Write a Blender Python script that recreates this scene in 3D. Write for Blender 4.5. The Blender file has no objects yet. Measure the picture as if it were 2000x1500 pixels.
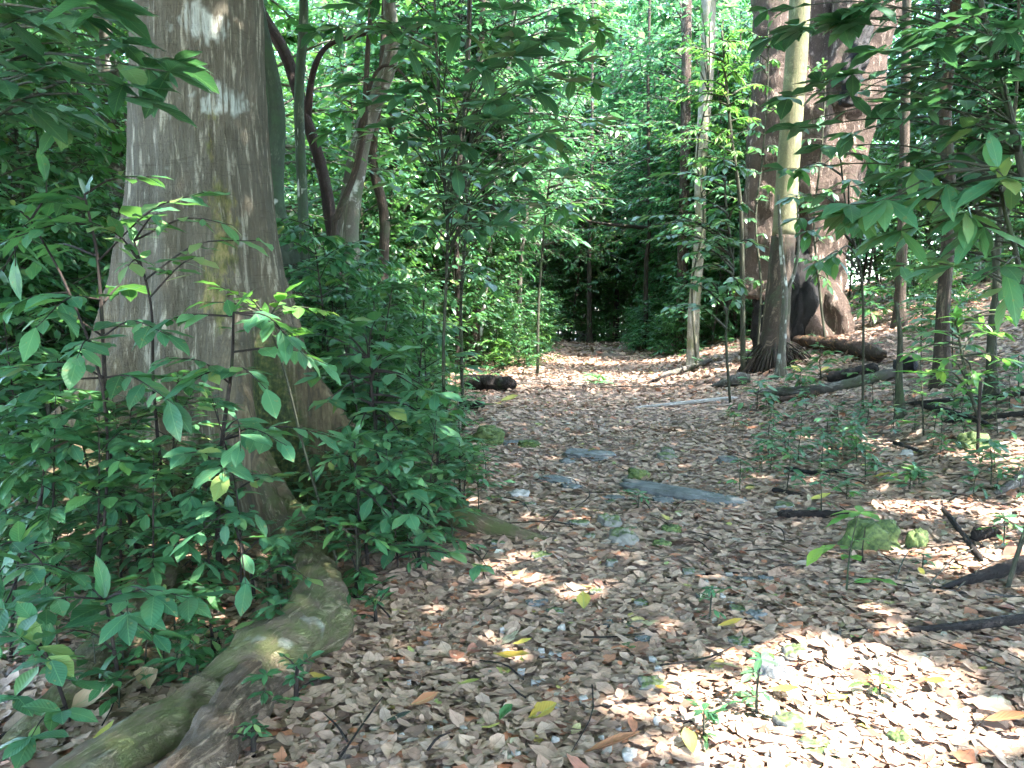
import bpy, math, random
import numpy as np
from mathutils import Vector, Matrix, noise as mnoise

# ------------------------------------------------------------------ camera, sky, sun, exposure
S = bpy.context.scene
COL = S.collection
PITCH = math.radians(5.71); CAMZ = 1.55; FPX = 1500.0
cam = bpy.data.cameras.new('camera'); camo = bpy.data.objects.new('camera', cam); COL.objects.link(camo)
camo.location = (0, 0, CAMZ); camo.rotation_euler = (math.pi/2 - PITCH, 0, 0)
cam.sensor_width = 36; cam.lens = 27.0; cam.clip_end = 600; cam.clip_start = 0.05
S.camera = camo
SUN = Vector((0.50, -0.30, 0.86)).normalized()          # direction towards the sun
sun_el = math.asin(SUN.z); sun_az = math.atan2(SUN.x, SUN.y)
W = bpy.data.worlds.new('World'); S.world = W; W.use_nodes = True
nt = W.node_tree; bg = nt.nodes['Background']
sky = nt.nodes.new('ShaderNodeTexSky'); sky.sky_type = 'NISHITA'; sky.sun_disc = False
sky.sun_elevation = sun_el; sky.sun_rotation = sun_az; sky.air_density = 1.0; sky.dust_density = 1.5; sky.ozone_density = 1.0
nt.links.new(sky.outputs[0], bg.inputs[0]); bg.inputs[1].default_value = 0.15
sl = bpy.data.lights.new('sun', 'SUN'); slo = bpy.data.objects.new('sun', sl); COL.objects.link(slo)
sl.energy = 2.0; sl.angle = math.radians(0.5); sl.color = (1.0, 0.92, 0.85)
slo.rotation_euler = SUN.to_track_quat('Z', 'Y').to_euler()
S.view_settings.view_transform = 'Standard'; S.view_settings.look = 'None'
S.view_settings.exposure = 4.45; S.view_settings.gamma = 1.0
cy = S.cycles
cy.max_bounces = 5; cy.diffuse_bounces = 3; cy.glossy_bounces = 2; cy.transmission_bounces = 4; cy.transparent_max_bounces = 4
cy.use_denoising = True; cy.use_adaptive_sampling = True; cy.adaptive_threshold = 0.02
cy.sample_clamp_indirect = 6; cy.caustics_reflective = False; cy.caustics_refractive = False

rng = np.random.default_rng(7)
R = random.Random(11)

# ------------------------------------------------------------------ pixels to points, terrain
CP, SP = math.cos(PITCH), math.sin(PITCH)
def ray(px, py):
    a = (px-1000)/FPX; b = (750-py)/FPX
    return Vector((a, CP + b*SP, -SP + b*CP))
def at(px, py, Y):
    d = ray(px, py); t = Y/d.y
    return Vector((d.x*t, Y, CAMZ + d.z*t))
XB_Y = [0, 3, 8, 14, 20, 34, 60]; XB_X = [3.2, 3.1, 2.9, 3.1, 3.7, 6.2, 10]
PC_Y = [0, 3, 5.6, 10, 16, 25, 34, 45]; PC_X = [0.6, 0.8, 1.0, 1.35, 1.8, 2.7, 3.45, 4.4]
def terrain(x, y):
    x = np.asarray(x, float); y = np.asarray(y, float)
    xb = np.interp(y, XB_Y, XB_X)
    d = x - xb
    sp = np.where(d > 4, d, np.log1p(np.exp(np.minimum(d, 4)*2.2))/2.2)
    z = 0.27*sp*np.interp(y, [0, 5, 9], [0.35, 0.7, 1.0])
    z = np.where(sp > 14, 0.27*14 + 0.12*(sp-14), z)
    dl = np.maximum(0, -x - 0.3)
    z = z + 0.025*np.sin(x*2.1+y*1.3) + 0.02*np.sin(x*0.9-y*2.3+1) + 0.012*np.sin(5.1*x+3.7*y)
    z = z + 0.06*np.exp(-((x-np.interp(y, PC_Y, PC_X)+1.5)/0.8)**2)*np.clip((y-4)/4, 0, 1)
    z = z - 0.035*np.maximum(0, y-31)
    return z
def tz(x, y): return float(terrain(x, y))
def gnd(px, py):
    d = ray(px, py); t = 0.5; o = Vector((0, 0, CAMZ))
    while t < 90:
        p = o + d*t
        if p.z < tz(p.x, p.y): return Vector((p.x, p.y, tz(p.x, p.y)))
        t += 0.02 + t*0.002
    return Vector((p.x, p.y, tz(p.x, p.y)))
def proj(p):
    v = p - Vector((0, 0, CAMZ)); f = v.y*CP - v.z*SP; u = v.y*SP + v.z*CP
    return 1000 + FPX*v.x/f, 750 - FPX*u/f

# ------------------------------------------------------------------ mesh helpers
class Buf:
    def __init__(s): s.V = []; s.F = []; s.A = []; s.U = []; s.n = 0
    def add(s, V, F, rnd=None, uv=None):
        V = np.asarray(V, np.float32).reshape(-1, 3); F = np.asarray(F, np.int64).reshape(-1, 4)
        s.V.append(V); s.F.append(F + s.n)
        s.A.append(np.zeros(len(V), np.float32) if rnd is None else np.broadcast_to(np.asarray(rnd, np.float32), (len(V),)))
        s.U.append(np.zeros((len(V), 3), np.float32) if uv is None else np.asarray(uv, np.float32))
        s.n += len(V)
    def build(s, name, mat, parent=None, origin=None, extra=None, smooth=True, loc=None):
        V = np.concatenate(s.V); F = np.concatenate(s.F)
        if origin is not None: V = V - np.array(origin, np.float32)
        me = bpy.data.meshes.new(name); me.vertices.add(len(V)); me.vertices.foreach_set('co', V.ravel())
        me.loops.add(F.size); me.loops.foreach_set('vertex_index', F.ravel().astype(np.int32))
        me.polygons.add(len(F)); me.polygons.foreach_set('loop_start', np.arange(0, F.size, 4, dtype=np.int32))
        me.polygons.foreach_set('use_smooth', np.full(len(F), smooth))
        me.update(calc_edges=True)
        a = me.attributes.new('rnd', 'FLOAT', 'POINT'); a.data.foreach_set('value', np.concatenate(s.A).astype(np.float32))
        a = me.attributes.new('luv', 'FLOAT_VECTOR', 'POINT'); a.data.foreach_set('vector', np.concatenate(s.U).astype(np.float32).ravel())
        if extra:
            for k, arr in extra.items():
                a = me.attributes.new(k, 'FLOAT', 'POINT'); a.data.foreach_set('value', arr.astype(np.float32))
        me.materials.append(mat)
        o = bpy.data.objects.new(name, me); COL.objects.link(o)
        if parent is not None: o.parent = parent
        elif origin is not None: o.location = origin
        if loc is not None: o.location = loc
        return o
def tag(o, label=None, cat=None, group=None, kind=None):
    if label: o['label'] = label
    if cat: o['category'] = cat
    if group: o['group'] = group
    if kind: o['kind'] = kind
    return o
def thing(name, label, cat, loc, group=None, rz=0, sc=1):
    o = bpy.data.objects.new(name, None); COL.objects.link(o); o.location = loc
    o.rotation_euler = (0, 0, rz); o.scale = (sc, sc, sc); o.empty_display_size = 0.1
    return tag(o, label, cat, group)
def dup(root, loc, rz, sc, label=None, group=None):
    r = root.copy(); COL.objects.link(r); r.location = loc; r.rotation_euler = (0, 0, rz); r.scale = sc
    if label: r['label'] = label
    if group: r['group'] = group
    for ch in list(root.children):
        c = ch.copy(); COL.objects.link(c); c.parent = r
    return r

def catmull(P, n):
    P = [Vector(p) for p in P]
    if len(P) == 2: return [P[0].lerp(P[1], i/n) for i in range(n+1)]
    Q = [P[0]*2-P[1]] + P + [P[-1]*2-P[-2]]; out = []
    seg = len(P)-1
    for k in range(n+1):
        t = k/n*seg; i = min(int(t), seg-1); t -= i
        a, b, c, d = Q[i:i+4]
        out.append(0.5*((2*b) + (c-a)*t + (2*a-5*b+4*c-d)*t*t + (3*b-a-3*c+d)*t**3))
    return out
def tube(buf, pts, radii, seg=8, n=12, rough=0.0, rnd=0.5, flat=1.0, cap=True, flute=0.0, fk=5):
    """a generalised cylinder through pts; radii interpolated; rough = relative lumpiness"""
    P = catmull(pts, n); N = len(P)
    ra = np.interp(np.linspace(0, 1, N), np.linspace(0, 1, len(radii)), radii)
    up = Vector((0.3, 0.2, 1)); 
    T0 = (P[1]-P[0]).normalized()
    if abs(T0.z) > 0.8: up = Vector((1, 0.1, 0))
    X = up.cross(T0).normalized()
    V = []; U = []; L = 0
    ph = R.uniform(0, 9)
    for i in range(N):
        T = (P[min(i+1, N-1)]-P[max(i-1, 0)]).normalized()
        X = (X - T*X.dot(T)).normalized(); Y = T.cross(X)
        if i: L += (P[i]-P[i-1]).length
        for j in range(seg):
            a = 2*math.pi*j/seg; r = ra[i]
            if rough or flute:
                q = Vector((math.cos(a)*1.3+ph, math.sin(a)*1.3, L/(max(ra[0], ra[-1])*2.5)))
                r *= 1 + rough*mnoise.noise(q*1.0) + rough*0.5*mnoise.noise(q*2.7) + flute*math.cos(fk*a+ph+0.6*math.sin(L))
            v = P[i] + X*(math.cos(a)*r) + Y*(math.sin(a)*r*flat)
            V.append(v[:]); U.append((a*r, L, 0))
    F = []
    for i in range(N-1):
        for j in range(seg):
            k = (j+1) % seg
            F.append((i*seg+j, i*seg+k, (i+1)*seg+k, (i+1)*seg+j))
    b = len(V)
    if cap:
        for e, i in ((0, 0), (1, N-1)):
            V.append(P[i][:]); U.append((0, L*e, 0)); c = len(V)-1
            for j in range(0, seg, 2):
                q = (i*seg+(j+2) % seg, i*seg+(j+1) % seg, i*seg+j, c)
                F.append(q if e == 0 else q[::-1])
    buf.add(V, F, rnd, U)

# leaf outlines: rows (t along, half width)
HI = [(0.0, .03), (.1, .15), (.28, .37), (.5, .5), (.7, .45), (.87, .22), (1.0, .012)]
MID = [(0.0, .05), (.25, .42), (.6, .46), (.85, .2), (1.0, .02)]
def leaves(buf, P, D, Nn, L, Wd, bend=None, fold=None, rnd=None, prof='hi', jag=0.0, crumple=0.0):
    """batch of leaves: base points P, directions D, normals Nn, lengths L, widths Wd"""
    P = np.asarray(P, float); D = np.asarray(D, float); Nn = np.asarray(Nn, float); n = len(P)
    if n == 0: return
    L = np.broadcast_to(np.asarray(L, float), (n,)); Wd = np.broadcast_to(np.asarray(Wd, float), (n,))
    D = D/np.linalg.norm(D, axis=1, keepdims=True)
    X = np.cross(D, Nn); X /= np.linalg.norm(X, axis=1, keepdims=True)+1e-9
    Z = np.cross(X, D)
    bend = rng.uniform(-.35, .0, n) if bend is None else np.broadcast_to(bend, (n,))
    fold = rng.uniform(.05, .3, n) if fold is None else np.broadcast_to(fold, (n,))
    rnd = rng.random(n) if rnd is None else np.broadcast_to(rnd, (n,))
    if prof == 'quad':
        T = np.array([[0, 0], [-.5, .48], [0, 1], [.5, .48]]); F = np.array([[0, 3, 2, 1]])
    elif prof == 'lo':
        T = np.array([[-.06, 0], [.06, 0], [-.46, .33], [.46, .33], [-.36, .7], [.36, .7], [-.02, 1], [.02, 1]])
        F = np.array([[0, 1, 3, 2], [2, 3, 5, 4], [4, 5, 7, 6]])
    else:
        rows = HI if prof == 'hi' else MID
        T = np.array([[s*w, t] for t, w in rows for s in (-1, 0, 1)])
        F = np.array([[r*3+c, r*3+c+1, r*3+c+4, r*3+c+3] for r in range(len(rows)-1) for c in (0, 1)])
    m = len(T)
    u = np.broadcast_to(T[:, 0], (n, m)).copy(); v = np.broadcast_to(T[:, 1], (n, m)).copy()
    if jag:
        u *= 1 + rng.uniform(-jag, jag, (n, m)); v += rng.uniform(-jag*.12, jag*.12, (n, m))
    z = bend[:, None]*v*v*L[:, None] + fold[:, None]*np.abs(u)*Wd[:, None]
    if prof in ('hi', 'mid'):
        z += np.sin(v*14+rnd[:, None]*40)*np.abs(u)*Wd[:, None]*0.10
    if crumple: z += rng.normal(0, crumple, (n, m))*Wd[:, None]
    V = P[:, None, :] + X[:, None, :]*(u*Wd[:, None])[..., None] + D[:, None, :]*(v*L[:, None])[..., None] + Z[:, None, :]*z[..., None]
    FF = F[None] + (np.arange(n)*m)[:, None, None]
    uv = np.stack([u, v, np.zeros_like(u)], -1)
    buf.add(V.reshape(-1, 3), FF.reshape(-1, 4), np.repeat(rnd, m), uv.reshape(-1, 3))

# ------------------------------------------------------------------ materials
def mat(name):
    m = bpy.data.materials.new(name); m.use_nodes = True; t = m.node_tree
    for n in list(t.nodes):
        if n.type != 'OUTPUT_MATERIAL' and n.type != 'BSDF_PRINCIPLED': t.nodes.remove(n)
    return m, t, t.nodes['Principled BSDF'], t.nodes['Material Output']
def N(t, typ, **kw):
    n = t.nodes.new(typ)
    for k, v in kw.items():
        if k.startswith('i_'): n.inputs[k[2:]].default_value = v
        else: setattr(n, k, v)
    return n
def ramp(t, stops, interp='LINEAR'):
    r = t.nodes.new('ShaderNodeValToRGB'); e = r.color_ramp.elements; r.color_ramp.interpolation = interp
    while len(e) < len(stops): e.new(0.5)
    for k, (p, c) in enumerate(stops):
        e[k].position = p; e[k].color = tuple(c)+(1,) if len(c) == 3 else c
    return r
def mix(t, fac, a, b, blend='MIX'):
    m = t.nodes.new('ShaderNodeMix'); m.data_type = 'RGBA'; m.blend_type = blend
    for sock, val in ((m.inputs[0], fac), (m.inputs[6], a), (m.inputs[7], b)):
        if hasattr(val, 'links'): t.links.new(val, sock)
        elif isinstance(val, (int, float)): sock.default_value = val
        else: sock.default_value = tuple(val)+(1,)
    return m.outputs[2]
def math_(t, op, a, b=None, clamp=False):
    m = t.nodes.new('ShaderNodeMath'); m.operation = op; m.use_clamp = clamp
    for s, v in ((m.inputs[0], a), (m.inputs[1], b)):
        if v is None: continue
        if hasattr(v, 'links'): t.links.new(v, s)
        else: s.default_value = v
    return m.outputs[0]
LUV = [False]
def tex(t, kind, scale, stretch=None, coord='Object', detail=4, rough=.6, dist=0):
    mp = t.nodes.new('ShaderNodeMapping')
    if LUV[0]:
        a = attr(t, 'luv'); oi = t.nodes.new('ShaderNodeObjectInfo'); cb = t.nodes.new('ShaderNodeCombineXYZ'); va = t.nodes.new('ShaderNodeVectorMath')
        t.links.new(math_(t, 'MULTIPLY', oi.outputs['Random'], 30.0), cb.inputs[2]); t.links.new(a.outputs['Vector'], va.inputs[0]); t.links.new(cb.outputs[0], va.inputs[1])
        t.links.new(va.outputs[0], mp.inputs[0])
        if stretch: stretch = (stretch[0], stretch[2], 1)
    else:
        tc = t.nodes.new('ShaderNodeTexCoord'); t.links.new(tc.outputs[coord], mp.inputs[0])
    if stretch: mp.inputs['Scale'].default_value = stretch
    n = t.nodes.new('ShaderNodeTexNoise' if kind == 'noise' else 'ShaderNodeTexVoronoi')
    n.inputs['Scale'].default_value = scale
    if kind == 'noise':
        n.inputs['Detail'].default_value = detail; n.inputs['Roughness'].default_value = rough; n.inputs['Distortion'].default_value = dist
    t.links.new(mp.outputs[0], n.inputs['Vector'])
    return n
def attr(t, name):
    a = t.nodes.new('ShaderNodeAttribute'); a.attribute_name = name; return a
def bump(t, b, h, strength, dist):
    n = t.nodes.new('ShaderNodeBump'); n.inputs['Strength'].default_value = strength; n.inputs['Distance'].default_value = dist
    t.links.new(h, n.inputs['Height']); t.links.new(n.outputs[0], b.inputs['Normal'])

def leaf_mat(name, stops, trans=(0.16, 0.42, 0.05), rough=.38, veins=True, tf=.32, spec=.5, spots=0.0):
    m, t, b, out = mat(name)
    a = attr(t, 'rnd'); oi = t.nodes.new('ShaderNodeObjectInfo')
    f = math_(t, 'FRACT', math_(t, 'ADD', a.outputs['Fac'], math_(t, 'MULTIPLY', oi.outputs['Random'], .0)))
    rp = ramp(t, stops); t.links.new(f, rp.inputs[0]); c = rp.outputs[0]
    mo = tex(t, 'noise', 9 if veins else 3, detail=3)
    c = mix(t, math_(t, 'MULTIPLY', math_(t, 'SUBTRACT', mo.outputs['Fac'], .45, True), 2.2, True), c, mix(t, .5, c, (.13, .17, .05)))
    if veins:
        l = attr(t, 'luv'); sx = t.nodes.new('ShaderNodeSeparateXYZ'); t.links.new(l.outputs['Vector'], sx.inputs[0])
        au = math_(t, 'ABSOLUTE', sx.outputs[0])
        mid = math_(t, 'LESS_THAN', au, .022)
        w = math_(t, 'SUBTRACT', math_(t, 'MULTIPLY', sx.outputs[1], 9.0), math_(t, 'MULTIPLY', au, 5.5))
        side = math_(t, 'LESS_THAN', math_(t, 'FRACT', w), .12)
        c = mix(t, math_(t, 'MULTIPLY', mid, .6), c, (0.16, 0.30, 0.12))
        c = mix(t, math_(t, 'MULTIPLY', side, .28), c, (0.12, 0.26, 0.11))
        hh = math_(t, 'ABSOLUTE', math_(t, 'SUBTRACT', math_(t, 'FRACT', w), .5))
        bump(t, b, hh, .35, .004)
        if spots:
            n = tex(t, 'noise', 38, detail=1); k = math_(t, 'GREATER_THAN', n.outputs['Fac'], .70)
            c = mix(t, math_(t, 'MULTIPLY', k, spots), c, (0.20, 0.16, 0.06))
    t.links.new(c, b.inputs['Base Color']); b.inputs['Roughness'].default_value = rough; b.inputs['Specular IOR Level'].default_value = spec
    tr = t.nodes.new('ShaderNodeBsdfTranslucent')
    tc = mix(t, .55, c, trans); 
    t.links.new(tc, tr.inputs[0])
    ms = t.nodes.new('ShaderNodeMixShader'); ms.inputs[0].default_value = tf
    t.links.new(b.outputs[0], ms.inputs[1]); t.links.new(tr.outputs[0], ms.inputs[2]); t.links.new(ms.outputs[0], out.inputs[0])
    return m
TEAL = [(0, (.020, .080, .042)), (.35, (.034, .122, .064)), (.7, (.052, .170, .085)), (.93, (.090, .22, .085)), (1, (.20, .25, .07))]
DEEP = [(0, (.018, .070, .032)), (.5, (.034, .120, .052)), (.85, (.055, .165, .062)), (1, (.10, .21, .05))]
BRI = [(0, (.03, .12, .050)), (.4, (.055, .18, .075)), (.8, (.09, .25, .095)), (1, (.16, .31, .09))]
LIME = [(0, (.07, .22, .05)), (.6, (.12, .30, .06)), (1, (.22, .36, .06))]
M_shrub = leaf_mat('shrub_leaf', TEAL, rough=.42, spots=.7)
M_shrub2 = leaf_mat('dark_glossy_leaf', DEEP, rough=.30)
M_big = leaf_mat('large_overhanging_leaf', [(0, (.024, .080, .045)), (.5, (.042, .125, .070)), (.9, (.065, .175, .085)), (1, (.14, .19, .05))], trans=(.08, .26, .05), rough=.32, tf=.3)
M_lime = leaf_mat('young_lime_leaf', LIME, rough=.4, tf=.45)
M_under = leaf_mat('understory_leaf', DEEP, rough=.33, veins=False, tf=.40)
M_under2 = leaf_mat('understory_leaf_bright', BRI, rough=.36, veins=False, tf=.36, trans=(.12, .42, .12))
M_under3 = leaf_mat('understory_leaf_teal', TEAL, rough=.3, veins=False, tf=.38)
M_canopy = leaf_mat('shade_canopy_leaf', BRI, rough=.5, veins=False, tf=.45, trans=(.30, .50, .14))
M_yellow = leaf_mat('yellow_fallen_leaf', [(0, (.36, .25, .04)), (.5, (.42, .34, .06)), (1, (.28, .32, .08))], trans=(.6, .5, .05), rough=.5, tf=.15, spots=.8)
M_greenleaf = leaf_mat('green_fallen_leaf', [(0, (.02, .09, .03)), (1, (.14, .28, .06))], rough=.4, tf=.15)
M_brownleaf = leaf_mat('brown_fallen_leaf', [(0, (.28, .11, .05)), (.5, (.36, .24, .14)), (1, (.42, .30, .18))], trans=(.4, .22, .1), rough=.6, tf=.1)
M_blackleaf = leaf_mat('black_fallen_leaf', [(0, (.02, .02, .02)), (1, (.03, .025, .025))], trans=(.05, .05, .05), rough=.35, tf=.0)

def litter_mat():
    m, t, b, out = mat('leaf_litter')
    a = attr(t, 'rnd')
    rp = ramp(t, [(0, (.13, .082, .060)), (.08, (.24, .155, .113)), (.20, (.35, .235, .168)), (.36, (.46, .320, .228)), (.50, (.37, .262, .198)), (.64, (.51, .360, .258)),
                  (.74, (.38, .288, .225)), (.80, (.56, .41, .30)), (.86, (.20, .135, .10)), (.90, (.50, .20, .10)), (.94, (.25, .12, .09)), (.965, (.42, .42, .34)), (.985, (.46, .39, .10)), (1, (.22, .31, .09))])
    t.links.new(a.outputs['Fac'], rp.inputs[0])
    l = attr(t, 'luv'); sx = t.nodes.new('ShaderNodeSeparateXYZ'); t.links.new(l.outputs['Vector'], sx.inputs[0])
    au = math_(t, 'ABSOLUTE', sx.outputs[0]); w = math_(t, 'FRACT', math_(t, 'SUBTRACT', math_(t, 'MULTIPLY', sx.outputs[1], 7.0), math_(t, 'MULTIPLY', au, 5)))
    vein = math_(t, 'MAXIMUM', math_(t, 'LESS_THAN', au, .03), math_(t, 'MULTIPLY', math_(t, 'LESS_THAN', w, .13), .5))
    n = tex(t, 'noise', 24, detail=4); 
    c = mix(t, math_(t, 'MULTIPLY', vein, .35), rp.outputs[0], (.13, .08, .05))
    c = mix(t, math_(t, 'MULTIPLY', math_(t, 'SUBTRACT', n.outputs['Fac'], .42, True), 2.2, True), c, (.12, .075, .05), 'MIX')
    t.links.new(c, b.inputs['Base Color']); b.inputs['Roughness'].default_value = .62; b.inputs['Specular IOR Level'].default_value = .35
    bump(t, b, n.outputs['Fac'], .4, .006)
    tr = t.nodes.new('ShaderNodeBsdfTranslucent'); t.links.new(c, tr.inputs[0])
    ms = t.nodes.new('ShaderNodeMixShader'); ms.inputs[0].default_value = .12
    t.links.new(b.outputs[0], ms.inputs[1]); t.links.new(tr.outputs[0], ms.inputs[2]); t.links.new(ms.outputs[0], out.inputs[0])
    return m
M_litter = litter_mat()

def soil_mat(name, c1, c2, c3):
    m, t, b, out = mat(name)
    n = tex(t, 'noise', 9, detail=6, rough=.7); n2 = tex(t, 'noise', 60, detail=3)
    rp = ramp(t, [(.3, c1), (.5, c2), (.7, c3)]); t.links.new(math_(t, 'ADD', math_(t, 'MULTIPLY', n.outputs['Fac'], .55), math_(t, 'MULTIPLY', n2.outputs['Fac'], .45)), rp.inputs[0])
    t.links.new(rp.outputs[0], b.inputs['Base Color']); b.inputs['Roughness'].default_value = .95
    bump(t, b, n2.outputs['Fac'], .8, .02)
    return m
M_soil = soil_mat('forest_soil', (.06, .042, .033), (.13, .09, .07), (.24, .17, .13))
M_path = soil_mat('path_soil', (.10, .072, .056), (.19, .135, .105), (.32, .24, .19))

def bark_mat(name, c1, c2, moss=(.05, .10, .03), moss_amt=.3, lichen=0.0, scale=9, zs=.16, bumpd=.02, rings=False, attrs=False, lichen_c=(.5, .55, .5), moss_scale=2.2, rough=.85, luv=True, crack=1.0):
    m, t, b, out = mat(name); LUV[0] = luv and not attrs
    n = tex(t, 'noise', scale, (1, 1, zs), detail=6, rough=.65, dist=.3)
    n2 = tex(t, 'noise', 2.5, detail=5); n3 = tex(t, 'noise', 60, (1, 1, .5 if not attrs else .07), detail=3)
    rd = math_(t, 'MULTIPLY', math_(t, 'ABSOLUTE', math_(t, 'SUBTRACT', n.outputs['Fac'], .5)), 4.0, True)   # narrow dark fissures
    vo = tex(t, 'voronoi', scale*(2.1 if attrs else 1.5), (1, 1, max(zs, .12)*(.7 if attrs else 1.6))); vo.feature = 'DISTANCE_TO_EDGE'
    wz = tex(t, 'noise', scale*.8, (1, 1, max(zs, .12)*1.6), detail=3); va_ = t.nodes.new('ShaderNodeVectorMath'); va_.operation = 'MULTIPLY_ADD'
    src = vo.inputs['Vector'].links[0].from_socket; t.links.new(wz.outputs['Color'], va_.inputs[0]); va_.inputs[1].default_value = (.8, .8, .8); t.links.new(src, va_.inputs[2]); t.links.new(va_.outputs[0], vo.inputs['Vector'])
    crk = math_(t, 'MULTIPLY', math_(t, 'SUBTRACT', .075, vo.outputs['Distance'], True), 13.0, True)
    f = math_(t, 'ADD', math_(t, 'ADD', math_(t, 'MULTIPLY', n.outputs['Fac'], .45), math_(t, 'MULTIPLY', n3.outputs['Fac'], .35)), math_(t, 'MULTIPLY', rd, .22))
    rp = ramp(t, [(.40, [x*.75 for x in c1]), (.48, c1), (.60, c2)]); t.links.new(f, rp.inputs[0]); c = rp.outputs[0]
    c = mix(t, math_(t, 'MULTIPLY', crk, .42*crack), c, [x*.4 for x in c1])
    h = math_(t, 'SUBTRACT', f, math_(t, 'MULTIPLY', crk, .35*crack))
    if rings:
        r1 = tex(t, 'noise', 11, (.12, .12, 1), detail=3, dist=.6)
        line = math_(t, 'LESS_THAN', math_(t, 'ABSOLUTE', math_(t, 'SUBTRACT', r1.outputs['Fac'], .5)), .008)
        c = mix(t, math_(t, 'MULTIPLY', line, .35), c, [x*.35 for x in c1])
        h = math_(t, 'SUBTRACT', h, math_(t, 'MULTIPLY', line, .2))
    if attrs:
        g = attr(t, 'gold'); gm = math_(t, 'MULTIPLY', g.outputs['Fac'], math_(t, 'ADD', .45, math_(t, 'MULTIPLY', n.outputs['Fac'], 1.1)), True)
        gc = ramp(t, [(.38, (.07, .05, .028)), (.52, (.20, .150, .08)), (.66, (.34, .28, .17))]); t.links.new(n.outputs['Fac'], gc.inputs[0])
        c = mix(t, gm, c, gc.outputs[0])
    mm = math_(t, 'MULTIPLY', math_(t, 'SUBTRACT', tex(t, 'noise', moss_scale, detail=6, rough=.7).outputs['Fac'], .62-moss_amt*.3), 6, True)
    if attrs:
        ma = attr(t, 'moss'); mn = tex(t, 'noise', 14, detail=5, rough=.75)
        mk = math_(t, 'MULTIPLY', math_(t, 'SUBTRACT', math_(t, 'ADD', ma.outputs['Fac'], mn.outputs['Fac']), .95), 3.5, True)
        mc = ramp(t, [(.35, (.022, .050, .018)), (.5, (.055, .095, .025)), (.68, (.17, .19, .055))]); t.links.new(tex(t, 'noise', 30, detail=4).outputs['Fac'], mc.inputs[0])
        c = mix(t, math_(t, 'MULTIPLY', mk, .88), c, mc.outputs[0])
        st = attr(t, 'streak'); sk = math_(t, 'MULTIPLY', math_(t, 'SUBTRACT', math_(t, 'ADD', math_(t, 'MULTIPLY', st.outputs['Fac'], .62), math_(t, 'MULTIPLY', tex(t, 'noise', 11, (1, 1, .45), detail=7, rough=.75).outputs['Fac'], 1.5)), 1.16), 5, True)
        sc_ = ramp(t, [(.35, (.06, .075, .02)), (.48, (.15, .16, .045)), (.6, (.27, .24, .09)), (.72, (.36, .22, .14))]); t.links.new(tex(t, 'noise', 26, (1, 1, .35), detail=4).outputs['Fac'], sc_.inputs[0])
        c = mix(t, math_(t, 'MULTIPLY', sk, .9), c, sc_.outputs[0])
        h = math_(t, 'ADD', h, math_(t, 'MULTIPLY', mk, .1))
    elif moss_amt > 0:
        c = mix(t, math_(t, 'MULTIPLY', mm, .8), c, moss)
    if lichen or attrs:
        ln = tex(t, 'noise', 3.4 if not attrs else 5, (1, 1, 1.0), detail=3, dist=.4)
        if attrs:
            la = attr(t, 'lichen'); lk = math_(t, 'MULTIPLY', math_(t, 'SUBTRACT', math_(t, 'ADD', la.outputs['Fac'], math_(t, 'MULTIPLY', ln.outputs['Fac'], .9)), 1.02), 8, True)
            lk = math_(t, 'MULTIPLY', lk, math_(t, 'MULTIPLY', math_(t, 'SUBTRACT', tex(t, 'noise', 30, (1, 1, .1), detail=3).outputs['Fac'], .38), 7, True))
        else: lk = math_(t, 'MULTIPLY', math_(t, 'SUBTRACT', ln.outputs['Fac'], .68-.2*lichen), 12, True)
        c = mix(t, math_(t, 'MULTIPLY', lk, .8), c, lichen_c)
    c = mix(t, math_(t, 'MULTIPLY', n2.outputs['Fac'], .35 if not attrs else .15), c, [x*.5 for x in c1])
    t.links.new(c, b.inputs['Base Color']); b.inputs['Roughness'].default_value = rough; b.inputs['Specular IOR Level'].default_value = .3
    bump(t, b, h, 1.0, bumpd*1.8)
    LUV[0] = False
    return m
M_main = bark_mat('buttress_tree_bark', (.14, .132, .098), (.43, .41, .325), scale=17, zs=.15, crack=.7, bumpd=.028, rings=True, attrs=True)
M_root = bark_mat('mossy_root_bark', (.19, .145, .095), (.52, .43, .29), moss=(.10, .14, .035), moss_amt=.72, crack=.6, scale=26, zs=.16, bumpd=.024, lichen=.1, moss_scale=5)
M_rootdark = bark_mat('worn_root_bark', (.15, .11, .075), (.46, .36, .25), moss=(.05, .09, .03), moss_amt=.35, scale=24, zs=.16, bumpd=.024, rough=.5)
M_red = bark_mat('reddish_bark', (.14, .098, .075), (.50, .39, .315), moss_amt=.15, scale=9, zs=.25, bumpd=.09, luv=False)
M_char = bark_mat('charred_wood', (.004, .004, .004), (.03, .026, .024), moss_amt=0, scale=10, zs=.4, bumpd=.03, rough=.6)
M_palm = bark_mat('pale_yellow_bark', (.18, .18, .10), (.33, .32, .19), crack=.25, moss_amt=.35, scale=6, zs=.5, bumpd=.008, rings=True)
M_grey = bark_mat('grey_lichen_bark', (.10, .095, .075), (.24, .225, .18), crack=.25, moss=(.06, .10, .05), moss_amt=.35, lichen=.5, scale=6, zs=.5, bumpd=.01)
M_green = bark_mat('green_mossy_bark', (.04, .06, .04), (.12, .15, .10), crack=.25, moss=(.035, .075, .035), moss_amt=.6, lichen=.3, scale=7, zs=.3, bumpd=.012)
M_darkred = bark_mat('dark_red_bark', (.030, .019, .016), (.095, .062, .052), moss_amt=.1, scale=9, zs=.3, bumpd=.02)
M_brown = bark_mat('brown_bark', (.06, .045, .032), (.20, .15, .11), moss=(.05, .08, .04), moss_amt=.35, scale=12, zs=.2, bumpd=.012)
M_white = bark_mat('white_bark', (.30, .28, .23), (.55, .52, .44), crack=.25, moss=(.13, .13, .05), moss_amt=.5, lichen=.2, scale=4, zs=.5, bumpd=.006)
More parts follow.
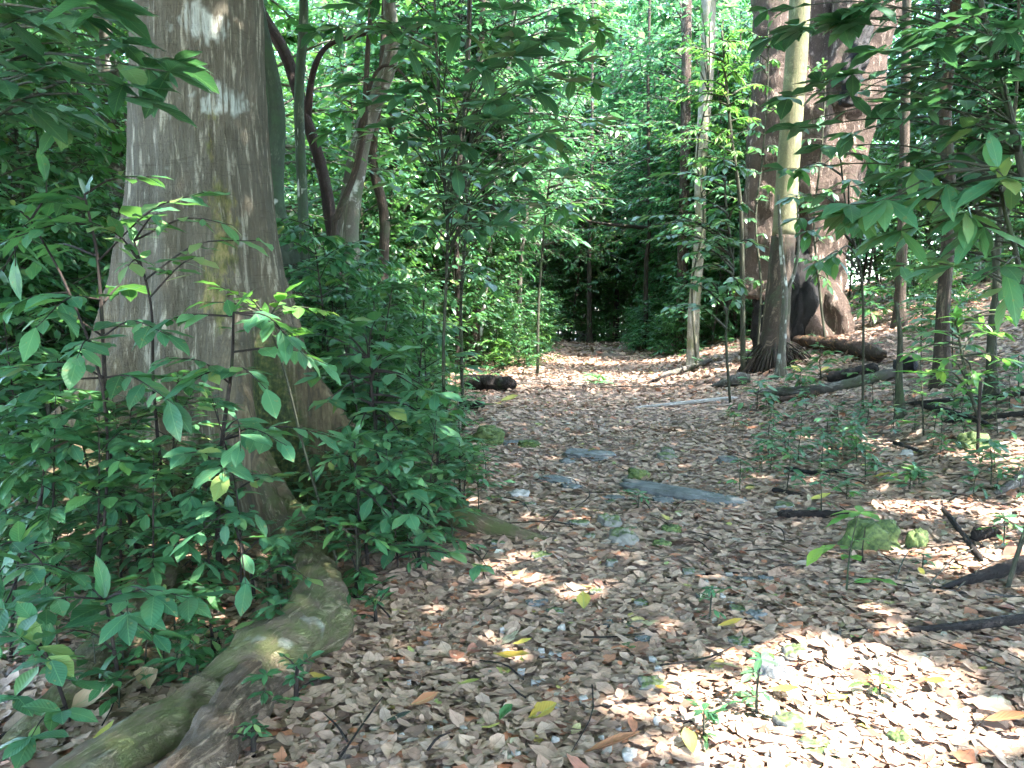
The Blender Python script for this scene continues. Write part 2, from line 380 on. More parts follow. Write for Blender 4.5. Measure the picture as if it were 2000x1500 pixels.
M_twig = bark_mat('dark_twig_bark', (.025, .018, .014), (.075, .055, .042), moss_amt=.2, scale=20, zs=.3, bumpd=.004)
M_stem = bark_mat('green_stem_bark', (.05, .055, .035), (.14, .14, .09), moss_amt=.3, scale=18, zs=.3, bumpd=.004)
M_log = bark_mat('grey_dead_wood', (.12, .11, .095), (.30, .28, .25), moss=(.08, .11, .05), moss_amt=.3, scale=22, zs=.12, bumpd=.01)
M_rot = bark_mat('rotten_brown_wood', (.06, .035, .02), (.30, .17, .08), moss_amt=.2, scale=16, zs=.25, bumpd=.03)
M_pole = bark_mat('bleached_wood', (.35, .34, .32), (.62, .60, .57), crack=.25, moss_amt=0, scale=26, zs=.1, bumpd=.006)
M_darklog = bark_mat('dark_damp_wood', (.018, .014, .012), (.075, .058, .048), moss_amt=.12, scale=20, zs=.25, bumpd=.02)

def rock_mat(name, c1, c2, moss_amt):
    m, t, b, out = mat(name)
    n = tex(t, 'noise', 7, detail=8, rough=.7); n2 = tex(t, 'noise', 34, detail=5)
    rp = ramp(t, [(.35, c1), (.65, c2)]); t.links.new(n.outputs['Fac'], rp.inputs[0]); c = rp.outputs[0]
    if moss_amt:
        g = t.nodes.new('ShaderNodeNewGeometry'); sx = t.nodes.new('ShaderNodeSeparateXYZ'); t.links.new(g.outputs['Normal'], sx.inputs[0])
        k = math_(t, 'ADD', math_(t, 'MULTIPLY', sx.outputs[2], .5), math_(t, 'SUBTRACT', tex(t, 'noise', 6, detail=5).outputs['Fac'], 1.05-moss_amt))
        mc = ramp(t, [(.35, (.022, .045, .012)), (.62, (.09, .13, .032))]); t.links.new(n2.outputs['Fac'], mc.inputs[0])
        c = mix(t, math_(t, 'MULTIPLY', k, 5, True), c, mc.outputs[0])
    t.links.new(c, b.inputs['Base Color']); b.inputs['Roughness'].default_value = .8
    bump(t, b, math_(t, 'ADD', n.outputs['Fac'], math_(t, 'MULTIPLY', n2.outputs['Fac'], .4)), .8, .02)
    return m
M_rock = rock_mat('grey_rock', (.07, .072, .062), (.18, .18, .155), .3)
M_slate = rock_mat('blue_grey_rock', (.055, .062, .062), (.15, .162, .158), 0)
M_mossrock = rock_mat('mossy_rock', (.10, .11, .09), (.2, .21, .18), .95)
M_pebble = rock_mat('pale_stone', (.20, .195, .175), (.38, .37, .335), 0)

# ------------------------------------------------------------------ ground, path
def grid_axis(segs):
    out = []
    for a, b, n in segs: out += list(np.linspace(a, b, n, endpoint=False))
    return np.array(out + [segs[-1][1]])
gx = grid_axis([(-260, -30, 14), (-30, -8, 22), (-8, 12, 130), (12, 34, 24), (34, 260, 14)])
gy = grid_axis([(-120, -4, 12), (-4, 0, 8), (0, 18, 130), (18, 45, 80), (45, 320, 20)])
GX, GY = np.meshgrid(gx, gy); GZ = terrain(GX, GY)
V = np.stack([GX, GY, GZ], -1).reshape(-1, 3); w = len(gx)
I = (np.arange(len(gy)-1)[:, None]*w + np.arange(w-1)[None]).ravel()
F = np.stack([I, I+1, I+w+1, I+w], 1)
cx = (GX[:-1, :-1]+GX[1:, 1:]).ravel()/2; cy_ = (GY[:-1, :-1]+GY[1:, 1:]).ravel()/2
hw = np.interp(cy_, [0, 5, 10, 34], [2.3, 2.0, 1.7, 2.0])
onp = (np.abs(cx - np.interp(cy_, PC_Y, PC_X)) < hw + .15*np.sin(cy_*1.7)) & (cy_ > -3.5) & (cy_ < 36)
for nm, sel, mm in (('ground', ~onp, M_soil), ('path', onp, M_path)):
    b_ = Buf(); b_.add(V, F[sel]); o = b_.build(nm, mm); tag(o, kind='structure')
    bm_keep = np.unique(F[sel])

# ------------------------------------------------------------------ the big buttressed tree
TX, TY = -2.36, 5.95; TB = Vector((TX, TY, tz(TX, TY)))
zt = [-.15, 0, .1, .25, .45, .7, 1.0, 1.35, 1.8, 2.4, 3.2, 20]
lobes = [  # angle, half width in metres, extension at each height in zt
    (math.radians(-14), .13, [1.75, 1.62, 1.38, 1.10, .86, .62, .42, .25, .12, .05, .03, .02]),
    (math.radians(-53), .15, [1.50, 1.42, 1.18, .92, .68, .46, .30, .18, .10, .05, .04, .02]),
    (math.radians(-98), .12, [.85, .75, .58, .42, .30, .22, .15, .10, .06, .03, .02, .0]),
    (math.radians(-136), .13, [1.30, 1.15, .95, .76, .58, .42, .28, .17, .08, .03, .02, .0]),
    (math.radians(186), .16, [1.55, 1.32, 1.12, .95, .80, .66, .50, .36, .20, .08, .03, .0]),
    (math.radians(130), .15, [1.5, 1.3, 1.1, .9, .7, .5, .36, .25, .14, .05, .03, .0]),
    (math.radians(75), .15, [1.6, 1.4, 1.1, .9, .7, .5, .36, .25, .14, .05, .03, .0]),
    (math.radians(28), .14, [1.4, 1.2, .9, .7, .55, .4, .3, .2, .1, .05, .03, .0])]
def main_tree():
    root = thing('buttress_tree', 'massive grey-brown tree trunk with spreading buttress roots, moss streak and white lichen patches', 'tree', TB)
    nth = 560; zs = np.concatenate([np.linspace(-.15, .5, 44, endpoint=False), np.linspace(.5, 2, 60, endpoint=False), np.linspace(2, 5.5, 70, endpoint=False), np.linspace(5.5, 16, 24)])
    th = np.linspace(0, 2*math.pi, nth, endpoint=False)
    TH, ZZ = np.meshgrid(th, zs)
    r0 = np.interp(ZZ, [-.2, 0, 1, 2, 3, 4.5, 16], [.58, .56, .515, .475, .45, .42, .33])
    best = np.zeros_like(TH); gold = np.zeros_like(TH)
    dmin = np.full_like(TH, 9)
    for k, (a, hwid, ext) in enumerate(lobes):
        e = np.interp(ZZ, zt, ext)
        aa = a + .10*np.sin(ZZ*2.2+k*1.7)*np.clip(e, 0, 1)
        d = (TH-aa+math.pi) % (2*math.pi) - math.pi
        rr = r0 + e
        wv = hwid*(.78+.35*np.interp(ZZ, [0, 1.5], [0, 1])+.25*np.exp(-ZZ/.15))
        s = np.abs(d)*(r0+.72*e)
        shape = 1/(1+(s/wv)**2.2)
        shape = .70*shape + .30*np.exp(-(s/(wv*.9))**2)
        best = np.maximum(best, e*shape) + .12*np.minimum(best, e*shape)
        gold = np.maximum(gold, np.clip(e*2.2, 0, 1)*np.exp(-(s/(wv*1.5))**2))
    r = r0 + best
    # lumps, shallow flutes, knobs
    nz = np.zeros_like(r)
    for i in range(len(zs)):
        for j in range(nth):
            a = th[j]; q = Vector((math.cos(a)*r[i, j], math.sin(a)*r[i, j], zs[i]*.55))
            nz[i, j] = mnoise.noise(q*2.2)*.045 + mnoise.noise(Vector((q.x*7, q.y*7, q.z*2)))*.018 + (.5-abs(mnoise.noise(Vector((q.x*15, q.y*15, q.z*2.2)))))*.030 + abs(mnoise.noise(Vector((q.x*30, q.y*30, q.z*7))))*.014
    r = r + nz*np.clip(.6+best, .6, 1.5)
    X = np.cos(TH)*r; Y = np.sin(TH)*r
    # slight lean
    X = X + np.interp(ZZ, [0, 5, 16], [0, .03, .3]); 
    Vv = np.stack([X, Y, ZZ], -1).reshape(-1, 3)
    n = nth; I = np.arange(len(zs)-1)[:, None]*n; J = np.arange(n)[None]; J2 = (J+1) % n
    Fq = np.stack([I+J, I+J2, I+n+J2, I+n+J], -1).reshape(-1, 4)
    recess_moss_shade = np.clip(1-best/.35, 0, 1)*np.clip((1.7-ZZ)/1.2, 0, 1)  # moss between the buttresses, its dark extended to paint in the recess shade
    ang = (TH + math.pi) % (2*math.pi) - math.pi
    recess_moss_shade *= np.exp(-((ang-math.radians(-34))/.42)**2)*.9 + .25
    s1 = np.exp(-(((ang-math.radians(-58))*r0+.05*np.sin(ZZ*5))/.12)**2)*np.clip((ZZ-1.1)/.5, 0, 1)*np.clip((3.0-ZZ)/.7, 0, 1)
    s2 = np.exp(-(((ang-math.radians(-61))*r0)/.06)**2)*np.clip((ZZ-1.9)/.35, 0, 1)*np.clip((3.2-ZZ)/.3, 0, 1)*.8
    streak = np.maximum(s1*1.0, s2)
    lich = .30 + .55*np.exp(-(((ang-math.radians(-63))/.55)**2+((ZZ-3.52)/.15)**2)) + .5*np.exp(-(((ang-math.radians(-52))/.5)**2+((ZZ-3.0)/.14)**2)) + .45*np.exp(-(((ang-math.radians(-66))/.25)**2+((ZZ-3.78)/.10)**2)) + .35*np.exp(-(((ang-math.radians(-40))/.2)**2+((ZZ-2.1)/.2)**2)) + .3*np.exp(-(((ang-math.radians(-95))/.2)**2+((ZZ-2.7)/.3)**2))
    moss = np.clip(recess_moss_shade*1.15 + .42*np.clip((1.0-ZZ), 0, 1)+.18*np.exp(-(((ang-math.radians(-75))/.35)**2+((ZZ-2.6)/.6)**2)) + .38*np.exp(-((ang-math.radians(-25))/.35)**2)*np.clip((2.6-ZZ)/1.0, 0, 1) + .25*np.exp(-((ang-math.radians(-120))/.5)**2)*np.clip((1.6-ZZ), 0, 1), 0, 1)  # moss cover, including the painted dark of the recess
    b = Buf(); b.add(Vv, Fq)
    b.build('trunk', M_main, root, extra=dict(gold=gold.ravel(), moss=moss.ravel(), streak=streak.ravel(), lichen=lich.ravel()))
    # knobs on the bark
    # the root that winds towards the viewer
    def G(px, py, dz=0.0):
        p = gnd(px, py); p.z += dz; return p - TB
    rb = Buf()
    tube(rb, [at(505, 880, 5.15)-TB, at(540, 975, 4.9)-TB, G(590, 1105, .10), G(622, 1205, .10), G(622, 1262, .10), G(560, 1305, .09), G(485, 1355, .08), G(400, 1405, .04), G(300, 1462, .04), G(190, 1530, .035), G(60, 1610, .02)],
         [.05, .09, .12, .125, .13, .135, .12, .105, .092, .085, .075], seg=30, n=160, rough=.36, flute=.12, fk=3)
    rb.build('root', M_root, root)
    rb = Buf()
    tube(rb, [G(612, 1265, .03), G(545, 1335, .04), G(478, 1400, .05), G(440, 1450, .045), G(390, 1510, .04), G(300, 1600, .03)],
         [.07, .105, .098, .09, .085, .078], seg=28, n=100, rough=.45, flute=.12, fk=3)
    rb.build('root', M_rootdark, root)
    rb = Buf()
    tube(rb, [at(345, 1095, 5.0)-TB, G(320, 1150, .05), G(262, 1235, .06), G(205, 1300, .04), G(120, 1395, .03), G(20, 1470, .0)], [.09, .10, .11, .09, .07, .05], seg=18, n=50, rough=.35, flute=.06, fk=4)
    rb.build('root', M_root, root)
    rb = Buf()
    tube(rb, [G(800, 1010, .12), G(880, 1028, .09), G(950, 1042, .05), G(1010, 1050, .02), G(1070, 1052, -.03)], [.12, .09, .065, .045, .03], seg=14, n=34, rough=.3)
    rb.build('root', M_root, root)
    return root
main = main_tree()

# ------------------------------------------------------------------ trees behind
crown_roots = [(main, TX, TY)]
def px_tube(buf, pts, widths, seg=12, n=24, rough=.12, base=None, **k):
    P = [at(*p) for p in pts]
    rad = [w*p[2]/FPX/2 for w, p in zip(widths, pts)]
    if base is not None: P = [p-base for p in P]
    tube(buf, P, rad, seg, n, rough, **k)
def simple_tree(name, label, pts, widths, material, group=None, branches=(), cat='tree', rough=.10, shade_canopy=True, seg=14, flare=.9):
    """pts: (px, py, depth); the first is the foot and is dropped to the ground"""
    f = at(*pts[0]); foot = Vector((f.x, f.y, tz(f.x, f.y)))
    root = thing(name, label, cat, foot, group)
    b = Buf(); P = [foot + Vector((0, 0, -.08))] + [at(*p) for p in pts[1:]]
    rad = [w*p[2]/FPX/2 for w, p in zip(widths, pts)]
    for i in range(2, len(P)-1): P[i] += Vector((R.gauss(0, 1), R.gauss(0, 1), 0))*(rad[i]*.35+.02)
    top = P[-1] + (P[-1]-P[-2]).normalized()*5 if shade_canopy else P[-1]
    if shade_canopy: P.append(top); rad.append(rad[-1]*.7)
    rs = np.interp(np.linspace(0, 1, 41), np.linspace(0, 1, len(rad)), rad); zz = catmull([p-foot for p in P], 40)
    rs = [r*(1+flare*math.exp(-max(q.z, 0)/.22)) for r, q in zip(rs, zz)]
    tube(b, [p-foot for p in P], rs, seg, 60, rough)
    b.build('trunk', material, root)
    for bp, bw in branches:
        b = Buf(); px_tube(b, bp, bw, 8, 24, .1, base=foot); b.build('branch', material, root)
    if shade_canopy: crown_roots.append((root, top.x, top.y))
    return root
simple_tree('mossy_tree', 'green mossy trunk with white lichen blotches directly behind the buttressed tree', [(600, 700, 8.5), (572, 560, 8.5), (548, 400, 8.5), (527, 200, 8.5), (512, 0, 8.5), (505, -150, 8.5)], [64, 56, 46, 36, 30, 28], M_green)
simple_tree('slim_green_tree', 'slim upright dark green trunk beside the curved reddish tree', [(607, 700, 10), (600, 560, 10), (592, 400, 10), (583, 200, 10), (575, 0, 10), (572, -150, 10)], [26, 22, 20, 18, 17, 16], M_green)
simple_tree('curved_red_tree', 'dark reddish trunk that leans and curves across the slim green one', [(668, 680, 11), (660, 540, 11), (655, 440, 11), (628, 330, 11), (596, 220, 11), (556, 110, 11), (505, 30, 11), (470, -60, 11)], [30, 27, 24, 22, 22, 23, 23, 22], M_darkred,
            branches=[([(600, 230, 11), (612, 140, 10.9), (640, 90, 10.9), (700, 70, 10.9), (770, 55, 10.9)], [16, 12, 9, 7, 5])])
simple_tree('leaning_grey_tree', 'pale grey lichen-spotted tree leaning behind the twisting climbing stem', [(672, 690, 12), (684, 560, 12), (694, 450, 12), (708, 340, 12), (722, 240, 12), (740, 100, 12), (755, -60, 12)], [50, 46, 44, 40, 34, 28, 24], M_grey)
simple_tree('climbing_stem', 'thin twisting liana-like stem crossing in front of the leaning grey tree', [(640, 700, 9.5), (652, 470, 9.5), (662, 420, 9.5), (690, 340, 9.5), (702, 250, 9.5), (722, 160, 9.5), (730, 40, 9.5), (735, -60, 9.5)], [11, 12, 13, 13, 12, 10, 9, 8], M_brown, shade_canopy=False,
            branches=[([(700, 260, 9.5), (730, 150, 9.5), (765, 128, 9.4), (810, 170, 9.4), (850, 200, 9.3), (880, 240, 9.3)], [8, 7, 6, 5, 4, 3])])
simple_tree('straight_brown_tree', 'straight narrow brown trunk with bark peeling, just behind the leaning grey tree', [(752, 680, 13), (748, 560, 13), (745, 420, 13), (742, 300, 13), (750, 120, 13), (755, -80, 13)], [22, 20, 19, 18, 16, 14], M_brown)
simple_tree('pale_tree_fork', 'pale lichen-covered tree glimpsed past the edge of the buttressed trunk', [(250, 640, 11), (240, 420, 11), (215, 300, 11), (200, 200, 11), (190, 60, 11), (180, -80, 11)], [36, 40, 46, 38, 32, 28], M_grey,
            branches=[([(225, 330, 11), (250, 280, 11), (240, 180, 11), (215, 90, 11)], [14, 11, 9, 7])])
simple_tree('dark_far_tree', 'dark straight trunk showing between leaves beside the pale lichen-covered tree', [(140, 660, 16), (138, 400, 16), (136, 200, 16), (134, -60, 16)], [18, 16, 15, 13], M_twig)
simple_tree('white_tree', 'pale sunlit trunk with yellowish foot standing at the edge of the path bend', [(1354, 690, 17), (1356, 600, 17), (1366, 450, 17), (1372, 330, 17), (1380, 150, 17), (1386, 0, 17), (1390, -120, 17)], [24, 22, 21, 22, 25, 27, 26], M_white, flare=.35)
simple_tree('pale_far_tree', 'pale trunk half hidden by leaves behind the sunlit white one', [(1330, 670, 23), (1336, 400, 23), (1340, 200, 23), (1342, -60, 23)], [22, 20, 19, 17], M_red)
simple_tree('thin_path_tree', 'thin dark trunk standing where the path disappears', [(1152, 650, 36), (1151, 500, 36), (1155, 330, 36), (1156, 100, 36), (1158, -60, 36)], [10, 8, 6, 5, 4], M_brown)
simple_tree('thin_dark_tree', 'near-black slender trunk a little beyond the thin one at the path end', [(1206, 650, 38), (1206, 500, 38), (1210, 300, 38), (1214, -60, 38)], [8, 7, 5, 4], M_twig)
simple_tree('twin_stem_tree', 'pale slim trunk rising behind the black log at the path edge', [(925, 660, 20), (930, 560, 20), (925, 420, 20), (935, 200, 20), (945, -60, 20)], [20, 16, 13, 12, 12], M_brown)
simple_tree('dark_pair_tree', 'dark slim trunk next to the pale one behind the black log', [(897, 665, 18), (895, 560, 18), (890, 400, 18), (905, 200, 18), (920, -60, 18)], [15, 12, 10, 10, 9], M_twig)
simple_tree('leaning_thin_tree', 'slender leaning grey stem above the path bend', [(1010, 640, 24), (1018, 500, 24), (1030, 420, 24), (1040, 240, 24), (1070, 60, 24), (1085, -60, 24)], [10, 9, 8, 8, 7, 7], M_grey)
simple_tree('arching_tree', 'slender tree sending a long bare arching branch over the path end', [(1262, 660, 27), (1262, 520, 27), (1268, 440, 27), (1262, 200, 27), (1270, -60, 27)], [10, 8, 7, 6, 5], M_brown,
            branches=[([(1264, 446, 27), (1220, 441, 26.5), (1170, 436, 26), (1128, 425, 25.5)], [8, 7, 5, 3])])
simple_tree('hillside_tree', 'straight grey-brown trunk on the slope with a pale bleached band', [(1840, 750, 9.2), (1842, 600, 9.2), (1846, 400, 9.2), (1850, 200, 9.2), (1856, 0, 9.2), (1858, -120, 9.2)], [28, 24, 23, 22, 20, 19], M_brown)
simple_tree('multi_stem_tree', 'dark forked multi-stemmed small tree on the slope above the sticks', [(1938, 760, 8.2), (1938, 640, 8.2), (1946, 560, 8.2), (1934, 480, 8.2), (1905, 400, 8.2), (1890, 330, 8.2)], [18, 15, 14, 9, 7, 5], M_stem, shade_canopy=False,
            branches=[([(1944, 570, 8.2), (1952, 440, 8.2), (1965, 330, 8.2), (1985, 180, 8.2), (1990, -40, 8.2)], [12, 10, 8, 6, 4]),
                      ([(1946, 520, 8.2), (1968, 420, 8.2), (1990, 350, 8.1), (2030, 260, 8.1)], [7, 6, 5, 3])])
simple_tree('upper_slope_tree', 'brown trunk standing high on the slope behind the grey-brown one', [(1760, 560, 15), (1764, 400, 15), (1768, 200, 15), (1772, -60, 15)], [20, 19, 17, 15], M_brown)
simple_tree('far_slope_tree', 'pale trunk far up the slope beyond the fallen branches', [(1905, 500, 20), (1912, 300, 20), (1920, 100, 20), (1925, -60, 20)], [24, 22, 20, 18], M_grey)
simple_tree('thin_slope_tree', 'thin bent greenish sapling trunk beside the low shrubs on the slope', [(1760, 820, 8.3), (1756, 740, 8.3), (1760, 660, 8.3), (1750, 590, 8.3)], [14, 12, 10, 6], M_stem, shade_canopy=False, seg=9)

# palm-like yellow tree with a mat of roots at its foot
def yellow_tree():
    Y = 14.0
    f = at(1512, 712, Y); foot = Vector((f.x, f.y, tz(f.x, f.y)))
    root = thing('yellow_barked_tree', 'smooth yellow-green trunk with ring scars rising from a mat of fine roots', 'tree', foot)
    b = Buf(); P = [foot+Vector((0, 0, -.1)), at(1522, 560, Y), at(1532, 450, Y)]
    b2 = Buf()
    px_tube(b, [(1508, 730, Y), (1514, 650, Y), (1522, 560, Y), (1530, 460, Y)], [78, 52, 46, 44], 20, 40, .10, base=foot)
    px_tube(b2, [(1530, 462, Y), (1538, 350, Y), (1546, 230, Y), (1556, 110, Y), (1564, -20, Y), (1570, -150, Y)], [43, 42, 41, 40, 38, 36], 20, 40, .04, base=foot)
    b.build('lower_trunk', M_brown, root)['label'] = 'dark greenish lower trunk'
    b2.build('trunk', M_palm, root)
    m = Buf()
    for k in range(150):
        a = R.uniform(0, 2*math.pi); rr = R.uniform(.34, .75); h = R.uniform(.25, .55)
        s = Vector((math.cos(a)*.17, math.sin(a)*.17, h)); e = Vector((math.cos(a)*rr, math.sin(a)*rr, -.05))
        e.z = tz(foot.x+e.x, foot.y+e.y)-foot.z-.02
        tube(m, [s, s.lerp(e, .5)+Vector((0, 0, .08)), e], [.012, .014, .008], 5, 5, 0, rnd=R.random())
    m.build('root_mat', M_twig, root)
    crown_roots.append((root, foot.x+.6, foot.y))
    # grey companion stem in front
    simple_tree('pale_forked_sapling', 'pale slender forked sapling in front of the yellow-barked trunk', [(1524, 724, 12.6), (1530, 640, 12.6), (1534, 570, 12.6), (1526, 480, 12.6), (1520, 380, 12.6)], [15, 13, 12, 8, 5], M_grey, shade_canopy=False, seg=9,
                branches=[([(1534, 575, 12.6), (1552, 530, 12.6), (1560, 470, 12.6), (1556, 380, 12.6)], [9, 7, 5, 3])])
yellow_tree()

# giant fused reddish tree with a charred hollow
def fused_tree():
    Y = 16.6
    f = at(1590, 655, Y); foot = Vector((f.x, f.y, tz(f.x, f.y)))
    root = thing('fused_giant_tree', 'giant pinkish-brown multi-stemmed tree with lumpy fused trunk and charred hollow at its foot', 'tree', foot)
    b = Buf()
    px_tube(b, [(1480, 585, Y), (1492, 520, Y), (1500, 400, Y), (1508, 260, Y), (1512, 120, Y), (1506, -20, Y), (1500, -160, Y)], [90, 84, 96, 84, 76, 72, 68], 22, 60, .22, base=foot)
    px_tube(b, [(1590, 690, Y), (1592, 600, Y), (1592, 480, Y), (1586, 360, Y), (1576, 250, Y), (1590, 120, Y+.4), (1600, -60, Y+.6)], [104, 92, 96, 110, 110, 84, 70], 24, 70, .22, base=foot)
    px_tube(b, [(1622, 690, Y), (1618, 600, Y), (1612, 500, Y), (1626, 380, Y), (1645, 270, Y), (1660, 200, Y), (1690, 110, Y), (1722, 20, Y), (1760, -110, Y)], [90, 66, 70, 90, 96, 96, 80, 66, 56], 24, 80, .25, base=foot)
    px_tube(b, [(1640, 330, Y), (1625, 250, Y), (1640, 160, Y-.3), (1655, 60, Y-.3), (1660, -60, Y-.2)], [60, 66, 60, 56, 50], 18, 50, .2, base=foot)
    px_tube(b, [(1616, 560, Y-.3), (1634, 610, Y-.4), (1650, 650, Y-.5), (1680, 672, Y-.7)], [40, 50, 52, 30], 16, 30, .3, base=foot)
    px_tube(b, [(1576, 560, Y-.3), (1580, 620, Y-.45), (1596, 668, Y-.6)], [44, 50, 56], 16, 30, .35, base=foot)
    px_tube(b, [(1538, 430, Y+.3), (1545, 300, Y+.3), (1545, 120, Y+.3)], [90, 90, 80], 16, 30, .2, base=foot)
    o = b.build('trunk', M_red, root)
    rm = o.modifiers.new('fuse', 'REMESH'); rm.mode = 'VOXEL'; rm.voxel_size = .05; rm.use_smooth_shade = True
    tx = bpy.data.textures.new('lumps', 'CLOUDS'); tx.noise_scale = .55; tx.noise_depth = 5
    dm = o.modifiers.new('lumps', 'DISPLACE'); dm.texture = tx; dm.strength = .20; dm.mid_level = .5; dm.texture_coords = 'LOCAL'
    for pts_, w_ in (([(1496, 720, Y-.4), (1494, 650, Y-.35), (1490, 600, Y-.3), (1486, 540, Y-.2)], [44, 40, 36, 10]),
                     ([(1560, 690, Y-.35), (1562, 610, Y-.4), (1566, 540, Y-.35), (1572, 470, Y-.3)], [64, 60, 44, 14]),
                     ([(1520, 700, Y-.1), (1525, 600, Y-.1), (1530, 500, Y-.1)], [90, 90, 60]),
                     ([(1652, 205, Y-.95), (1664, 150, Y-.85), (1680, 90, Y-.7), (1700, 50, Y-.6)], [20, 38, 30, 12])):
        c = Buf(); px_tube(c, pts_, w_, 22, 50, .65, base=foot, flute=.10, fk=5)
        c.build('charred_hollow', M_char, root)
    crown_roots.append((root, foot.x+.5, foot.y)); crown_roots.append((root, foot.x-1.5, foot.y+1))
fused_tree()

# ------------------------------------------------------------------ leafy plants
def spray_leaves(LB, P, L, n, start=.2, droop=.25, wr=.42, prof='hi', tip=2, rnd=None, jit=.5):
    if prof == 'lo': jit = .9; droop += .15
    elif prof == 'hi': jit = .38; droop *= .7
    """alternate leaves along polyline P (list of Vectors), lying roughly level"""
    pts = catmull(P, 20); pp = []; dd = []; nn = []; ll = []
    for k in range(n):
        f = start + (1-start)*(k+R.uniform(-.3, .3))/max(n-1, 1); f = min(max(f, 0), 1); i = min(int(f*19), 19)
        p = pts[i].lerp(pts[i+1], f*19-i if i < 19 else 1); T = (pts[i+1]-pts[i]).normalized()
        side = T.cross(Vector((0, 0, 1))); side = side.normalized() if side.length > .05 else Vector((1, 0, 0))
        s = 1 if k % 2 else -1
        a = R.uniform(.55, 1.15) if k < n-tip else R.uniform(-.1, .35)
        d = (T*math.cos(a) + side*s*math.sin(a) + Vector((R.uniform(-.2, .2), R.uniform(-.2, .2), -droop + R.uniform(-.22, .22)))).normalized()
        pp.append(p); dd.append(d); nn.append((R.uniform(-jit, jit), R.uniform(-jit, jit), 1)); ll.append(L*R.uniform(.45, 1.15))
    ll = np.array(ll)
    leaves(LB, [p[:] for p in pp], [d[:] for d in dd], nn, ll, ll*wr*rng.uniform(.8, 1.15, len(ll)), prof=prof, rnd=rnd)
def whorl(LB, c, L, n, droop=.2, wr=.34, prof='hi', axis=None, rnd=None):
    pp = []; dd = []; nn = []; ph = R.uniform(0, 6)
    for k in range(n):
        a = ph + k*2.4; e = R.uniform(-.25, .35)-droop
        d = Vector((math.cos(a), math.sin(a), e))
        if axis is not None: d = d + axis*.6
        pp.append(c[:]); dd.append(d[:]); nn.append((R.uniform(-.3, .3), R.uniform(-.3, .3), 1))
    l = L*rng.uniform(.65, 1.1, n)
    leaves(LB, pp, dd, nn, l, l*wr, prof=prof, rnd=rnd)

def near_plant(name, label, cat, stem, widths, ends, L, nl, leafm, stemm=None, group=None, wr=.47, droop=.2, prof='hi', style='spray', dropfoot=True, twigw=5):
    """stem: pixel/depth points from the foot up; ends: (px, py, depth[, leaves]) tips of the side branches"""
    stemm = stemm or (M_stem if stem[0][0] > 900 else M_twig)
    f = at(*stem[0]); foot = Vector((f.x, f.y, tz(f.x, f.y)))
    root = thing(name, label, cat, foot, group)
    P = ([Vector((0, 0, -.05))] if dropfoot else [f-foot]) + [at(*p)-foot for p in stem[1:]]
    SB = Buf(); LB = Buf(); rad = [w*p[2]/FPX/2 for w, p in zip(widths, stem)]
    tube(SB, P, rad, 8, 30, .06)
    S_ = catmull(P, 60); L *= (1.0 if stem[0][0] < 700 else 1.1)
    ends = list(ends) + [] if (0 < stem[0][0] < 700) else list(ends) + [(e[0]+R.uniform(-60, 60), e[1]+R.uniform(-25, 55), e[2]+R.uniform(-.15, .45)*(1 if e[2] < 8 else 2)) + tuple(e[3:]) for e in ends]
    for e in ends:
        E = at(*e[:3])-foot; n = int((e[3] if len(e) > 3 else nl)*1.15)
        best = min(S_, key=lambda q, rz=R.uniform(-.3, .7): abs(q.z-(E.z+rz*.5-.22*(Vector((E.x, E.y, 0))-Vector((q.x, q.y, 0))).length)) + .15*(q-E).length)
        d = (E-best); mid = best.lerp(E, .5) + Vector((R.uniform(-.03, .03), R.uniform(-.03, .03), d.length*.10))
        tw = twigw*e[2]/FPX/2
        tube(SB, [best, mid, E], [tw, tw*.7, tw*.3], 6, 10, 0)
        if style == 'spray': spray_leaves(LB, [best, mid, E], L, n, .25, droop, wr, prof)
        elif style == 'whorl': whorl(LB, E, L, n, droop, wr, prof, axis=d.normalized()); 
        elif style == 'both': spray_leaves(LB, [best, mid, E], L*.85, max(n//2, 2), .35, droop, wr, prof); whorl(LB, E, L, n-n//2, droop, wr, prof, axis=d.normalized())
    spray_leaves(LB, [S_[-8], S_[-1]], L, 5, .1, droop, wr, prof)
    SB.build('stem', stemm, root); LB.build('foliage', leafm, root)
    return root
def gy_(depth, x=0):      # pixel row of the flat ground at a depth
    return 600 + 1.55/depth*1500*1.0
A = near_plant
A('tall_sapling', 'tall sapling with tiers of dull green leaves crossing the left half of the buttressed trunk'.replace('left half', 'near edge'), 'sapling', [(285, 1153, 4.2), (262, 1040, 4.2), (215, 880, 4.2), (200, 640, 4.2), (190, 500, 4.2), (165, 380, 4.2)], [12, 11, 9, 8, 6, 4],
  [(10, 470, 3.9, 11), (90, 395, 4.3, 9), (400, 375, 3.7, 12), (300, 345, 4.4, 8), (20, 590, 4.1, 10), (330, 655, 3.7, 12), (10, 720, 3.7, 12), (250, 560, 4.7, 8), (70, 640, 3.5, 11), (150, 700, 3.4, 12), (-20, 800, 3.9, 10), (60, 520, 4.8, 9), (340, 790, 3.8, 9)], .20, 9, M_shrub)
A('speckled_sapling', 'sapling with yellow-mottled leaves hanging across the middle of the buttressed trunk', 'sapling', [(330, 1170, 4.15), (318, 960, 4.15), (300, 760, 4.1), (295, 600, 4.0), (262, 470, 4.0)], [8, 7, 6, 5, 4],
  [(455, 440, 3.7, 8), (390, 500, 3.6, 8), (500, 470, 3.6, 7), (300, 420, 3.7, 7), (170, 430, 3.8, 8), (250, 520, 3.5, 6)], .17, 7, leaf_mat('mottled_leaf', [(0, (.03, .10, .05)), (.5, (.06, .15, .06)), (.8, (.16, .22, .08)), (1, (.34, .32, .14))], rough=.45, spots=.9), wr=.36)
